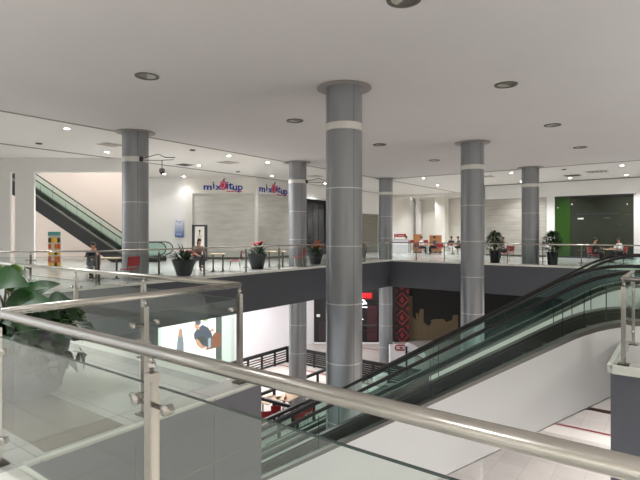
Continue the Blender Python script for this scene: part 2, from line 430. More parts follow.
# food court recess at the far end
XW, XB = 35.4, 44.0
YR = 12.0
m = MB(); m.wall((XB, CY2), (XB, 3), 0, CZ, .2, M_cream); struct('wall_food_court', m)
m = MB(); m.box((XB-1.0, 18.2-.2, CZ/2), (.9, .95, CZ), M_cream, 0); struct('wall_pier_2', m)
m = MB(); m.box((XB-.4, 21.0-.4, CZ/2), (.5, .4, CZ), M_white, 0); struct('wall_pier_3', m)
m = MB(); m.box((XB-4, 16.2, CZ-.12), (.5, 9.7, .25), M_ceil_lit); m.box((XB-.3, 16.2, CZ-.12), (.5, 9.7, .25), M_ceil_lit); struct('ceiling_beam', m)
m = MB(); m.wall((XB-.02, 17.2), (XB-.02, 15.9), 2.4, 2.44, .03, M_joint); trim(m)
# far right wall
WY = lambda px: PX(px, XW).y
m = MB(); ZT = 1.6+2.44
m.wall((XW, WY(485.)), (XW, -9), ZT, CZ, .25, M_white)
m.wall((XW, WY(547)), (XW, WY(554.5)), 0, ZT, .25, M_white); m.wall((XW, WY(636)), (XW, -9), 0, ZT, .25, M_white)
m.wall((XW, YR), (XW, WY(484)), 0, CZ, .25, M_white)
struct('wall_right', m)
m = MB(); m.prism([(XW, YR), (XW+.0, YR-.2), (XB, YR-.2), (XB, YR)], 0, CZ, M_cream); struct('wall_recess', m)
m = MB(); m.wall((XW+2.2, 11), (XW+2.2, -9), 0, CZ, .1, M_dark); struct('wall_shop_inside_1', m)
shutter('wide beige roller shutter behind the slim far column and the bushy planters', PX(484.5, XW), PX(547, XW), ZT, M_shut2)
b = MB(); b.wall((XW-.03, WY(485)), (XW-.03, -4), CZ-.06, CZ-.02, .03, M_vent); trim(b)
# green shop window
t = thing('shop_window', 'dark green tinted shop window with a bright green panel at its left', 'window', (XW+.1, WY(554.5), 0)); y0 = 0; y1 = WY(636)-WY(554.5)
sp = lambda px: WY(px)-WY(554.5)
part('glass_pane', MB().box((.06, (sp(569.5)+y1)/2, ZT/2), (.04, abs(y1-sp(569.5)), ZT), M_shopglass), t)
part('green_panel', MB().box((.05, sp(569.5)/2, ZT/2), (.05, abs(sp(569.5)), ZT), M_shopgreen), t, 'bright green panel')
fr = MB(); fr.box((0, y1+.06, ZT/2), (.1, .12, ZT), M_white); fr.box((0, y1/2, ZT-.04), (.1, abs(y1), .08), M_charcoal); fr.box((0, y1/2, .05), (.1, abs(y1), .1), M_charcoal); part('window_frame', fr, t)
# pale stickers and a dark strip on the pane
k = MB()
for px, z, w, h, mm in ((580.2, 1.6+.95, .34, .1, M_cwhite), (606.5, 2.57, .32, .09, M_pot), (628, 2.75, .45, .06, M_pot2), (597, 2.83, 2.4, .1, M_pot2), (620, 2.12, .3, .14, M_pot2), (571.5, 3.5, .08, .1, M_cwhite), (627, 3.4, .06, .08, M_cwhite), (557.5, 3.3, .06, .08, M_cwhite)):
    k.box((.03, sp(px), z), (.012, w, h), mm)
part('sticker', k, t, 'pale stickers and dark lettering strip')

# ------------------------------------------------------------------ behind the eye
m = MB(); m.box((-7.1, 10, CZ/2), (.2, 50, CZ), M_cream); struct('wall_behind', m)
m = MB(); m.box((15, -9.1, (CZ+LZ)/2), (46, .2, CZ-LZ), M_cream); struct('wall_behind_1', m)  # unseen wall added to keep the open world out of glass reflections

# ------------------------------------------------------------------ lower level
struct('floor_5', MB().box((20, 10, LZ-.05), (56, 50, .1), M_ltile))
WL = 22.3
m = MB(); m.wall((PY(161, WL).x, WL), (PY(314, WL).x, WL), LZ, SB, .2, M_white2); struct('wall_lower', m)
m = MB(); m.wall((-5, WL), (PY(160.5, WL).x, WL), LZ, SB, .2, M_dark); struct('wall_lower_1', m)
D0, D1 = P(314, 36.7), P(396, 36.7)
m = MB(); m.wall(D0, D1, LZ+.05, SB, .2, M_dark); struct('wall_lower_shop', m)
# floor lines
m = MB(); m.box((23.0, 6, LZ+.003), (.16, 34, .006), M_redline); m.box((30.0, 12, LZ+.003), (.16, 20, .006), M_redline); m.box((25.9, 0.5, LZ+.003), (.45, 12, .006), M_brline)
m.box((22.3, 4, LZ+.003), (.9, 30, .004), mat('pale_floor_band', (226, 218, 212), .2)); trim(m)

# ------------------------------------------------------------------ columns
def column(x, y, z0, z1, lab, cut=None, dark=False):
    t = thing('column', lab, 'column', (x, y, z0)); r = .43
    prof = []; ms = []
    joints = [2.65, 1.3, -.04, -1.42, -2.8, -4.15, -5.5]
    z = z0; pr = [(r, 0)]
    for j in sorted(joints):
        if j > z0+.05 and j < z1-.05:
            pr += [(r, j-.012-z0), (r+.0015, j-.012-z0), (r+.0015, j+.012-z0), (r, j+.012-z0)]; ms += [M_col, M_joint, M_joint, M_joint]
    pr.append((r, z1-z0)); ms.append(M_col)
    part('shaft', MB().lathe((0, 0, 0), pr, M_col, 48, ms=ms), t)
    sm = MB()
    for k in range(4):
        a = HEAD+pi+.5+k*pi/2; sm.box((r*cos(a), r*sin(a), (z1-z0)/2), (.006, .012, z1-z0-.02), M_steel_d, a)
    part('vertical_seam', sm, t)
    if z1 > 4.5:
        part('band', MB().lathe((0, 0, 4.09-z0), [(r+.001, -.085), (r+.012, -.085), (r+.012, .085), (r+.001, .085)], M_band, 48, cap=False), t, 'bright steel band')
        part('collar_plate', MB().lathe((0, 0, z1-z0-.012), [(r+.001, -.012), (r*1.5, -.012), (r*1.5, .006), (r+.001, .006)], M_ring, 48, cap=False), t)
    return t
CXs, CYs = (9.67, 18.42, 27.15), (6.49, 15.07)
ZC = CZ-.004
column(CXs[0], CYs[0], LZ, ZC, 'thickest nearest grey column in the middle, running down through the void')
column(CXs[1], CYs[0], LZ, ZC, 'grey column rising through the void right behind the escalator')
column(CXs[0], CYs[1], 0, ZC, 'grey column at the left, by the red chair and the upper escalator')
column(CXs[1], CYs[1], 0, ZC, 'slim grey column beside the second shop sign, standing on the upper gallery')
column(CXs[2], CYs[1], 0, ZC, 'slimmest far column at the corner of the upper gallery railings')
column(CXs[2], CYs[0], 0, ZC, 'far grey column between the two bushy planters on the right gallery')
column(CXs[1], CYs[1], LZ, SB-.06, 'lower floor column in front of the white wall, beneath the left gallery')
column(CXs[2], CYs[1], LZ, SB-.06, 'lower floor column between the red lit shop sign and the red patterned pillar')

# camera bracket arms clipped on three column bands
def bracket(x, y, ang, lab, L=.9):
    t = thing('cable_bracket', lab, 'bracket', (x, y, 4.09)); c = V((cos(ang), sin(ang), 0))*.44
    part('clamp', MB().box(c+c.normalized()*.03, (.09, .1, .16), M_charcoal, ang), t)
    s = V((sin(HEAD), -cos(HEAD), 0))
    part('arm', MB().tube([c, c+s*.35+V((0, 0, .1)), c+s*.6+V((0, 0, .16)), c+s*.8+V((0, 0, .06)), c+s*1.15+V((0, 0, .05))], .014, M_charcoal, 6), t)
    part('cable', MB().tube([c+V((0, 0, -.03)), c+s*.5+V((0, 0, -.05)), c+s*1.1+V((0, 0, -.02))], .01, M_charcoal, 6), t)
    return t
bracket(CXs[0], CYs[1], HEAD+pi+.75, 'thin wire bracket clipped to the left column band')
bracket(CXs[1], CYs[1], HEAD+pi+1.2, 'thin wire bracket on the column by the second shop sign')

# ------------------------------------------------------------------ railings
def railing(name, lab, a, b, posts, glassm, gap=.06, r=.03, ends=None, post_w=.05, zb=.0, far=False, cat='railing', edge=True, splits=None):
    """straight glass balustrade from a to b (plan); posts = distances along it"""
    a, b = V((a[0], a[1], 0)), V((b[0], b[1], 0)); d = (b-a).normalized(); L = (b-a).length; ang = math.atan2(d.y, d.x)
    t = thing(name, lab, cat, a, ang)
    e0, e1 = ends or (0, 0)
    part('handrail', MB().tube([(-e0, 0, 1.05), (L+e1, 0, 1.05)], r, M_steel, 14), t)
    n = 8 if far else 12
    for p in posts:
        m = MB(); m.box((p, 0, .475), (post_w, post_w, .95), M_steel_d if far else M_steel); 
        m.tube([(p, 0, .95), (p, 0, 1.03)], .011, M_chrome, 8); m.box((p, 0, .008), (.12, .12, .016), M_steel_d)
        po = part('post', m, t)
        if not far:
            part('ball_joint', MB().sphere((p, 0, .985), .021, M_chrome, 10), po)
    sp_ = splits or [(posts[i], posts[i+1]) for i in range(len(posts)-1)]
    for s0, s1 in sp_:
        part('glass_panel', MB().box(((s0+s1)/2, 0, .485), (s1-s0-2*gap, .012, .81), glassm), t)
        if edge: part('glass_edge', MB().box(((s0+s1)/2, 0, .8925), (s1-s0-2*gap, .0125, .005), M_edge), t)
    for p in posts:
        for s0, s1 in sp_:
            for q, sg in ((s0, 1), (s1, -1)):
                if abs(q-p) < .02:
                    for z in (.80, .2):
                        m = MB(); m.tube([(p+sg*.02, 0, z), (p+sg*(gap+.06), 0, z)], .012, M_steel_d, 8)
                        m.tube([(p+sg*(gap+.06), -.022, z), (p+sg*(gap+.06), .022, z)], .024, M_steel, 12); part('glass_clamp', m, t)
    return t
# front railing: the photographer leans over it
FX = 1.38
railing('railing', 'nearest glass railing with thick steel handrail crossing the whole foreground', (FX, 3.83), (FX-.04, -2.2), [0.02, 1.83, 5.2], M_glassf, ends=(0.03, 0),
        splits=[(.02, 1.83), (1.83, 3.40), (3.40, 5.2)])
railing('railing', 'short steel railing with glass returning from the front railing past the potted plant', (FX+.03, 3.83), (3.70, 3.83), [1.14, 2.29], M_glass, ends=(0, 0), splits=[(.03, 1.14), (1.14, 2.29)])
railing('railing', 'steel and glass railing behind the big potted plant, running away to the left', (3.70, 3.86), (3.70, 14.2), [1.73, 3.45, 5.2, 6.95, 8.7, 10.3], M_glass,
        splits=[(.0, 1.73), (1.73, 3.45), (3.45, 5.2), (5.2, 6.95), (6.95, 8.7), (8.7, 10.3)])
# left gallery railing (bends away at its left end)
yl = 14.4
bend = V((8.0, yl, 0)); bl = V((4.9, 16.9, 0))
railing('railing', 'far left railing length in front of the yellow display stand and seated diner', bl, bend, [.3, 2.1, 3.9], M_glassfar, far=True, r=.028)
pl = [.0]+[PY(px, yl).x-bend.x for px in (159, 204, 246, 279, 303, 327, 348, 364)]+[XR-.12-bend.x]
railing('railing', 'long gallery railing passing the flower planters below the shop shutters', bend, (XR+.02, yl), pl, M_glassfar, far=True, r=.028)
pr = [.05+1.72*i for i in range(9)]
railing('railing', 'far gallery railing in front of the green shop window and bushy planters', (XR+.1, yl-.05), (XR+.1, yl-.05-13.8), pr[:9], M_glassfar, far=True, r=.03)
# escalator landing corner at the right
railing('railing', 'railing corner at the far right beside the escalator top', (XL_+.12, YLD-.12), (XL_+1.5, YLD-.12), [.05, 1.4], M_glass, ends=(0.02, 0))
railing('railing', 'railing length at the right edge running back from the escalator landing corner', (XL_+.1, YLD-.16), (XL_+.1, YLD-6.2), [.9, 2.6, 4.3, 5.9], M_glass, ends=(.03, 0))

# ------------------------------------------------------------------ escalators
def escalator(lab, base, heading, rise, slope, N_w, flat0, flat1, hr=1.0, clad=M_white, cladN=True, truss=1.25, clad_from=None, lowdark=None, glassm=None, bot_line=None):
    """local frame: x = downhill run, y = across (near side at 0, far side at N_w), z from the upper floor; bend at x = 0"""
    gm = glassm or M_tglass
    t = thing('escalator', lab, 'escalator', base, heading)
    tn_ = math.tan(slope); xe = rise/tn_
    def zc(x):                      # floor-line profile with eased bends
        r = .55
        if x < -r: return 0.
        if x < r: return -tn_*(x+r)**2/(4*r)
        if x < xe-r: return -tn_*x
        if x < xe+r: return -rise+tn_*(xe+r-x)**2/(4*r)
        return -rise
    xs = [-flat0+i*(flat0-.6)/4 for i in range(4)]+[-.6+i*.15 for i in range(9)]
    k = 10; xs += [.6+(xe-1.2)*(i+1)/k for i in range(k)]; xs += [xe-.6+i*.15 for i in range(1, 9)]+[xe+.6+(flat1-.6)*(i+1)/3 for i in range(3)]
    def bot(x):
        if bot_line is None: return zc(x)-truss
        return max(min(-.42, bot_line[0]+bot_line[1]*x), -rise-.3)
    def ribbon(y, lo, hi, th, m, mb=None, f=zc, sel=None):
        mb = mb or MB(); X = [x for x in xs if sel is None or sel[0] <= x <= sel[1]]; n = len(X); vs = []
        for x in X: vs += [(x, y-th/2, f(x)+lo if lo is not None else bot(x)+.02), (x, y+th/2, f(x)+lo if lo is not None else bot(x)+.02), (x, y+th/2, f(x)+hi), (x, y-th/2, f(x)+hi)]
        fs = [(0, 1, 2, 3), ((n-1)*4+3, (n-1)*4+2, (n-1)*4+1, (n-1)*4)]
        for i in range(n-1):
            for j in range(4): fs.append((i*4+j, (i+1)*4+j, (i+1)*4+(j+1) % 4, i*4+(j+1) % 4))
        return mb.add(vs, fs, m)
    for y in (0, N_w):
        g = part('balustrade_glass', ribbon(y, .3, hr-.03, .012, gm), t)
        pts = [(x, y, zc(x)+hr) for x in xs]
        a0 = [(xs[0]-.0-.42*sin(pi*i/8), y, hr-.36+.36*cos(pi*i/8)) for i in range(8, 0, -1)]
        a1 = [(xs[-1]+.42*sin(pi*i/8), y, -rise+hr-.36+.36*cos(pi*i/8)) for i in range(1, 9)]
        part('handrail', MB().tube(a0+pts+a1, .032, M_rubber, 10), t, 'black rubber handrail')
        nw = MB()
        for cx, cz, sg in ((xs[0], 0, -1), (xs[-1], -rise, 1)):
            nn = 10; vs = []
            for i in range(nn+1):
                a = pi*i/nn; vs += [(cx+sg*.4*sin(a), y-.006, cz+hr-.36+.34*cos(a)), (cx+sg*.4*sin(a), y+.006, cz+hr-.36+.34*cos(a))]
            fs = [tuple(range(0, 2*nn+2, 2)), tuple(range(1, 2*nn+2, 2))[::-1]]
            nw.add(vs, fs, gm)
        part('newel_glass', nw, t)
        j = MB()
        for x in xs[8:-6:2]:
            j.box((x, y, zc(x)+.64), (.012, .02, .62), M_edge)
        part('glass_joint', j, t)
        sg = 1 if y == 0 else -1
        part('skirt_deck', ribbon(y-sg*.02, .24, .31, .24, M_steel_d), t)
        part('skirt_panel', ribbon(y+sg*.12, -.12, .25, .02, M_steel_d), t)
    # steps: treads going down, combs at both ends
    ns = int(rise/.2); trd = .2/tn_
    for i in range(ns):
        x = .1+i*trd; z = zc(x+trd*.5)
        s = MB(); s.box((x+trd/2, N_w/2, z-.1), (trd+.01, N_w-.28, .2), M_black)
        s.box((x+trd-.012, N_w/2, z+.002), (.02, N_w-.3, .006), M_charcoal); part('step', s, t)
    part('comb_plate', MB().box((-flat0/2, N_w/2, -.012), (flat0+.2, N_w-.3, .02), M_steel_d).box((xe+flat1/2, N_w/2, -rise-.002+.01), (flat1, N_w-.3, .02), M_steel_d), t)
    # truss cladding both sides and underneath
    for y in (-.13, N_w+.13):
        s0 = clad_from if clad_from else (-9, 99)
        part('truss_cladding', ribbon(y, None, .24, .03, clad, sel=s0), t)
        if clad_from: part('truss_side', ribbon(y, None, .24, .03, M_charcoal, sel=(s0[1]-.0, 99)), t)
    mb = MB(); X = xs; vs = []
    for x in X: vs += [(x, -.14, bot(x)), (x, N_w+.14, bot(x))]
    mb.add(vs, [(2*i, 2*i+1, 2*i+3, 2*i+2) for i in range(len(X)-1)], clad); part('truss_base', mb, t)
    return t
WH = TH+pi-R_(19.5)            # downhill heading: mostly leftwards, a little away
Wd = V((cos(TH)*sin(R_(19.5))-sin(TH)*cos(R_(19.5)), sin(TH)*sin(R_(19.5))+cos(TH)*cos(R_(19.5)), 0))
Nd = V((cos(TH)*cos(R_(19.5))+sin(TH)*sin(R_(19.5)), sin(TH)*cos(R_(19.5))-cos(TH)*sin(R_(19.5)), 0))
hd = math.atan2(Wd.y, Wd.x)
SL = R_(30.2)
# local +y must point away from the eye: rotate x onto Wd gives y = Wd rotated +90 deg, which faces the eye, so mirror by starting on the far side
def esc_base(N, s): return Nd*N+Wd*s
escalator('near escalator with white side cladding running down from the right landing', esc_base(9.75, -1.62), hd, -LZ, SL, 1.25, 1.7, 1.3, hr=1.03, truss=1.0, bot_line=(-.877, -.655))
escalator('farther escalator just behind the near one, black handrails seen over it', esc_base(15.1, -2.94), hd, -LZ, SL, .8, 1.7, 1.3, hr=1.03, truss=1.0, clad_from=(-9, 4.9))
# upper escalator in the hall at the left
RISE = 5.6; slu = R_(34.3); xb = RISE/math.tan(slu)
bb = P(127, 27.2)-RT*xb
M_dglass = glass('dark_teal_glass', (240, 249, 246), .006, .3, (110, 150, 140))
escalator('upper escalator rising to the left in front of the white hall wall', (bb.x, bb.y, RISE), math.atan2(RT.y, RT.x), RISE, slu, 1.25, 1.0, 1.75, hr=1.1, clad=M_black, truss=.55, glassm=M_dglass)

# ------------------------------------------------------------------ ceiling fittings
def at_ceiling(px, y, z=CZ): return P(px, (z-EYE)*FPX/(HZ-y), z)
def roundlamp(px, y, lab, light):
    p = at_ceiling(px, y); t = thing('recessed_ceiling_lamp', lab, 'ceiling lamp', p, HEAD, 'large round unlit ceiling lamps over the void')
    part('rim', MB().lathe((0, 0, 0), [(.19, -.004), (.2, -.02), (.255, -.02), (.26, -.002)], M_rim, 32, cap=False), t)
    m = MB(); m.lathe((0, 0, 0), [(.0, -.006), (.195, -.006)], M_lampoff, 32, cap=False); part('reflector', m, t)
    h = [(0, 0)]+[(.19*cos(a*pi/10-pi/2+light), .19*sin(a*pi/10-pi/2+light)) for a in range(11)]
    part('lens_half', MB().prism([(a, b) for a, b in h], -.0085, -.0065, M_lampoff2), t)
for px, y, lab, l in ((147, 76, 'round unlit ceiling lamp above and right of the left column top', -1.2), (404, -1, 'round unlit ceiling lamp cut by the top edge of the view', 2), (506, 84.5, 'round unlit ceiling lamp above the column behind the escalator, to its right', .5),
                      (295, 120.5, 'round unlit ceiling lamp between the column by the second sign and the nearest column', 1), (552.5, 125, 'round unlit ceiling lamp above the far column with two planters', 1.5), (379.5, 144.5, 'small looking round unlit ceiling lamp right of the nearest column', 1),
                      (434.5, 160.3, 'farthest small round unlit ceiling lamp left of the escalator column top', 1), (580, 147.3, 'round unlit ceiling lamp above the green shop window', 1)):
    roundlamp(px, y, lab, l)
# lit downlights
LIT = [(67, 128.5, 'lit downlight left of the left column, nearest of the gallery row'), (107, 151.8, 'lit downlight just left of the left column below the air vent'), (78, 160.3, 'lit downlight over the escalator hall opening'),
       (2, 163, 'lit downlight at the left edge above the pier'), (164, 174, 'lit downlight right of the hanging security camera'), (184, 176.3, 'lit downlight over the left end of the shop wall'), (199, 165.3, 'lit downlight between the two air vents above the first shop sign'),
       (229, 155.5, 'lit downlight above the air vent over the first shop sign'), (267.5, 162.2, 'lit downlight up left of the column beside the second sign'), (272, 175.8, 'lit downlight right above the second shop sign'), (325, 183.3, 'lit downlight against the left side of the nearest column'),
       (423.5, 178, 'lit downlight in the far ceiling left of the escalator column, upper of two'), (437.5, 185.2, 'lit downlight in the far ceiling left of the escalator column, lower of two'), (410.5, 197.4, 'lit downlight over the far food court beside the corner column'), (459.5, 196.2, 'lit downlight over the food court against the escalator column'),
       (511.5, 172.6, 'lit downlight just left of the far column top'), (521.5, 181.3, 'lit downlight touching the far column left side'), (622, 165.3, 'lit downlight above the green window, upper right one'), (626.5, 174.8, 'lit downlight above the green window, lower right one'), (570, 177.8, 'lit downlight beside the dark vent above the green window')]
lights = []
for px, y, lab in LIT:
    p = at_ceiling(px, y)
    t = thing('downlight', lab, 'downlight', p, 0, 'lit gallery downlights')
    part('trim_ring', MB().lathe((0, 0, 0), [(.085, -.003), (.09, -.014), (.12, -.012), (.125, -.001)], M_joint, 20, cap=False), t)
    part('bulb', MB().lathe((0, 0, 0), [(0, -.022), (.06, -.018), (.088, -.006)], M_lamp, 20, cap=False), t)
    lights.append(p)
# air vents and sensors
def vent(px, y, w, l, lab, dark=True):
    p = at_ceiling(px, y); t = thing('ceiling_vent', lab, 'air vent', p, 0)
    part('vent_frame', MB().box((0, 0, -.008), (w, w, .016), M_ventf), t)
    part('core', MB().box((0, 0, -.02), (w*.82, w*.82, .012), M_vent if dark else M_louv), t)
    for i in range(4):
        m = MB(); m.bar((-w*.38, w*(-.3+.2*i), -.03), (w*.38, w*(-.3+.2*i), -.034), .05, .01, M_ventf if not dark else M_pot); part('louvre', m, t)
vent(110, 144.5, .75, .6, 'square ceiling air vent left of the left column top', False); vent(184.5, 164.5, .75, .6, 'dark ceiling air vent above the start of the shop wall'); vent(228, 162.3, .85, .6, 'pale ceiling air vent over the first shop sign', False)
vent(572.5, 175.3, .95, .6, 'dark ceiling air vent over the green window', True); vent(597, 171.5, 1.1, .6, 'pale ceiling air vent over the green window', False); vent(487, 176.3, .8, .6, 'pale ceiling air vent beside the escalator column', False); vent(315, 176.0, .8, .6, 'pale ceiling air vent between the second sign column and the nearest column', False)
def sensor(px, y, lab):
    p = at_ceiling(px, y); t = thing('smoke_detector', lab, 'detector', p)
    part('base', MB().lathe((0, 0, -.02), [(.1, -.02), (.12, 0), (.12, .02)], M_pot, 16), t)
sensor(39, 143.2, 'small dark ceiling detector over the left pier'); sensor(192.5, 149.8, 'small dark ceiling detector above the first sign'); sensor(564, 169.3, 'small dark ceiling detector right of the far column'); sensor(238, 171.4, 'small dark ceiling detector close above the first sign lettering')
# hanging dome camera
p = at_ceiling(162, 160.5); t = thing('security_camera', 'grey dome security camera hanging from the ceiling right of the left column', 'security camera', p)
part('rod', MB().tube([(0, 0, 0), (0, 0, -.38)], .02, M_steel_d, 8), t)
part('housing', MB().lathe((0, 0, -.5), [(.05, .14), (.13, .1), (.14, -.02), (.13, -.04)], M_steel_d, 20), t); part('dome', MB().sphere((0, 0, -.55), .11, M_charcoal, 14), t)

# ------------------------------------------------------------------ shop signs
def shop_sign(a, b, u0, L, zc, lab):
    """blue lettering with a round fruit emblem in the middle; u0 = start along the wall, L = length"""
    d = (V(b)-V(a)).normalized(); o = V(a)+d*(u0+L/2); n = V((d.y, -d.x, 0))
    if n.dot(o) > 0: n = -n
    t = thing('shop_sign', lab, 'sign', (o.x+n.x*.012, o.y+n.y*.012, zc), math.atan2(d.y, d.x))
    base = Matrix(((1, 0, 0, 0), (0, 0, -1, 0), (0, 1, 0, 0), (0, 0, 0, 1)))
    def put(s, x, y, size, m, rot=0., name='lettering', off=.012, sx=1.):
        vs, fs = text_mesh(s, size, m, base @ Matrix.Translation((x, y, .0)) @ Matrix.Rotation(rot, 4, 'Z') @ Matrix.Diagonal((sx, 1, 1, 1)), .015, off)
        part(name, MB().add(vs, fs, m), t)
    k = L/3.0
    put('m', -.39*L, -.09, .56, M_blue, -.05, sx=1.3); put('i', -.24*L, .0, .62, M_blue, .1, sx=1.1); put('x', -.12*L, -.08, .56, M_blue, .05, sx=1.15)
    put('it', .165*L, -.01, .66, M_blue, -.04, sx=1.15); put('up', .375*L, -.1, .6, M_blue, .03, sx=1.1)
    part('emblem', MB().sphere((.01*L, -.005, .02), .29, M_pink, 20, (.78, .05, 1.0)), t, 'magenta round emblem')
    e = MB()
    for r, a0, a1 in ((.2, .6, 3.4), (.12, -1.6, 1.8), (.2, 3.7, 5.2)):
        e.tube([(.01*L+r*.8*cos(a0+(a1-a0)*i/8), -.024, .03+r*sin(a0+(a1-a0)*i/8)) for i in range(9)], .02, M_pinkl, 6)
    part('emblem_swirl', e, t, 'pale pink swirl')
    e = MB(); e.leaf((.01*L, -.03, .3), (.6, 0, .8), (0, -1, 0), .2, .1, 0, M_blue, 0); part('emblem_leaf', e, t)
    e = MB(); x = .3*k
    for w in (.09, .13, .07, .1, .05, .12, .09, .1, .11):
        e.box((x+w*k/2, -.004, -.36), (w*k, .008, .075), M_pink); x += (w+.035)*k
    part('tagline', e, t, 'small red tagline under the lettering')
shop_sign(S_A, S_B, u(203.5), u(242.5)-u(203.5), 1.6+2.95, 'first shop sign, blue lettering with a magenta emblem over the left shutter')
su = lambda px: (PY(px, CY2)-S_B).length
shop_sign(S_B, S2, su(259.5), su(288)-su(259.5), 1.6+2.86, 'second shop sign, blue lettering with a magenta emblem beside the slim column')

# poster on the white wall, easel poster, yellow display stand
def wall_rect(px0, px1, y0, y1, d): return P((px0+px1)/2, d), (px1-px0)/FPX*d, EYE+(HZ-y1)/FPX*d, EYE+(HZ-y0)/FPX*d
c, w, z0, z1 = wall_rect(175, 183.3, 219.5, 237, 30.2)
t = thing('wall_poster', 'blue and white poster on the white wall left of the first shutter', 'poster', (c.x, c.y, z0), HEAD-pi/2); h = z1-z0
def grad(name, c1, c2, h):
    m = bpy.data.materials.new(name); m.use_nodes = True; nt = m.node_tree; b = nt.nodes['Principled BSDF']
    tc = nt.nodes.new('ShaderNodeTexCoord'); sp_ = nt.nodes.new('ShaderNodeSeparateXYZ'); r = nt.nodes.new('ShaderNodeValToRGB'); d_ = nt.nodes.new('ShaderNodeMath'); d_.operation = 'DIVIDE'; d_.inputs[1].default_value = h
    nt.links.new(tc.outputs['Object'], sp_.inputs[0]); nt.links.new(sp_.outputs['Z'], d_.inputs[0]); nt.links.new(d_.outputs[0], r.inputs[0])
    r.color_ramp.elements[0].color = srgb(*c1); r.color_ramp.elements[1].color = srgb(*c2); nt.links.new(r.outputs[0], b.inputs['Base Color']); b.inputs['Roughness'].default_value = .4
    return m
part('sheet', MB().box((0, 0, h/2), (w, .02, h), grad('poster_blue', (20, 84, 160), (226, 232, 238), h)), t)
e = MB()
for z, ww, x, mm in ((h*.9, .16, -.12, M_blue), (h*.9, .1, .12, M_pink), (h*.83, .1, .02, M_blue), (h*.72, .3, 0, M_cwhite), (h*.12, .36, 0, M_cwhite), (h*.18, .3, 0, M_cwhite)): e.box((x, -.012, z), (ww, .008, .035 if z > h*.3 else .02), mm)
part('print', e, t)
dp = 28.6
c = P(199.7, dp); wz = 15.2/FPX*dp; hh = 1.6+(HZ-224.8)/FPX*dp
t = thing('poster_easel', 'dark framed poster on a stand behind the seated woman', 'poster stand', (c.x, c.y, 0), HEAD-pi/2)
f = MB(); f.box((-wz/2+.08, 0, hh/2), (.16, .1, hh), M_charcoal); f.box((wz/2-.08, 0, hh/2), (.16, .1, hh), M_charcoal); f.box((0, 0, hh-.05), (wz-.32, .1, .1), M_charcoal); f.box((0, 0, .12), (wz-.32, .1, .24), M_charcoal); part('frame', f, t)
part('poster_sheet', MB().box((0, 0, hh/2+.1), (wz-.3, .03, hh-.3), M_cream), t)
e = MB(); e.sphere((0, -.03, hh-.35), .06, M_cblack, 10, (1, .2, 1)); e.box((0, -.03, hh-.52), (.05, .01, .2), M_cbrown); e.box((0, -.03, hh-.75), (.26, .01, .3), mat('pale_print', (206, 196, 184), .5)); part('print', e, t)
dp = 21.5; c = P(54.5, dp); wz = 12.6/FPX*dp; hh = 1.6-(232-HZ)/FPX*dp
t = thing('display_stand', 'tall yellow and orange display stand with a teal header by the white pier', 'display stand', (c.x, c.y, 0), HEAD-pi/2)
part('cabinet', MB().box((0, .06, hh/2), (wz, .12, hh), mat('pale_cabinet', (200, 196, 186), .5)), t)
part('header', MB().box((0, -.015, hh-.07), (wz, .03, .16), mat('teal_header', (86, 150, 146), .4)), t)
cols = [(226, 170, 46), (206, 120, 40), (232, 196, 80), (190, 84, 40), (60, 50, 40), (214, 200, 180)]
e = 0
for r in range(5):
    m = MB()
    for k in range(4):
        m.box((-wz*.36+wz*.24*k, -.02, hh-.36-r*.27), (wz*.2, .04, .2), mat('packet_%d' % ((r*3+k*2) % 6 if r else (k*2+4) % 6), cols[(r*3+k*2) % 6 if r else (k*2+4) % 6], .4))
    part('packet_row', m, t)
part('red_panel', MB().box((0, -.018, .2+.12), (wz*.95, .03, .2), mat('coral_panel', (206, 96, 70), .5)), t)

# ------------------------------------------------------------------ furniture
def make_chair(lab, shell, kind='red', grp=None):
    t = thing('chair', lab, 'chair', (0, 0, 0), 0, grp)     # faces +x
    s = MB(); s.box((0.02, 0, .45), (.42, .42, .03), shell); part('seat', s, t, None, .01)
    b = MB(); n = 7; vs = []
    for i in range(n):
        y = -.22+.44*i/(n-1); x = -.2-.05*(1-(y/.22)**2)
        vs += [(x, y, .55), (x-.02, y, .55), (x-.07, y*.96, .86), (x-.05, y*.96, .86)]
    fs = []
    for i in range(n-1):
        for j in range(4): fs.append((i*4+j, i*4+(j+1) % 4, (i+1)*4+(j+1) % 4, (i+1)*4+j))
    fs += [(0, 1, 2, 3), tuple((n-1)*4+j for j in (3, 2, 1, 0))]
    b.add(vs, fs, shell); part('backrest', b, t)
    for x, y in ((.2, .19), (.2, -.19), (-.2, .19), (-.2, -.19)):
        l = MB(); l.tube([(x*.9, y, .44), (x*1.12, y*1.08, 0)], .013, M_steel, 8); part('leg', l, t)
    for y in (.19, -.19):
        l = MB(); l.tube([(-.17, y, .45), (-.22, y, .6), (-.245, y*.98, .7)], .012, M_steel, 8); part('back_post', l, t)
    return t
CH = {}
def chair(p, toward, lab, shell=None, kind='red', grp=None):
    shell = shell or M_red
    rz = math.atan2(toward.y-p.y, toward.x-p.x)
    if kind not in CH:
        CH[kind] = make_chair(lab, shell, kind, grp); CH[kind].location = p; CH[kind].rotation_euler = (0, 0, rz); return CH[kind]
    return dup(CH[kind], p, rz, lab, grp)
def table(p, lx, ly, rz, lab, h=.75, top=None, grp=None):
    lx = min(lx, 1.35)
    t = thing('table', lab, 'table', p, rz, grp)
    part('tabletop', MB().box((0, 0, h-.02), (lx, ly, .04), top or M_beige), t, None, .006)
    for sx in (-1, 1):
        l = MB(); l.tube([(sx*lx*.34, 0, .02), (sx*lx*.34, 0, h-.04)], .035, M_steel_d, 10); part('leg', l, t)
        l = MB(); l.bar((sx*lx*.34, -ly*.4, .015), (sx*lx*.34, ly*.4, .015), .07, .03, M_steel_d); part('foot', l, t)
    return t

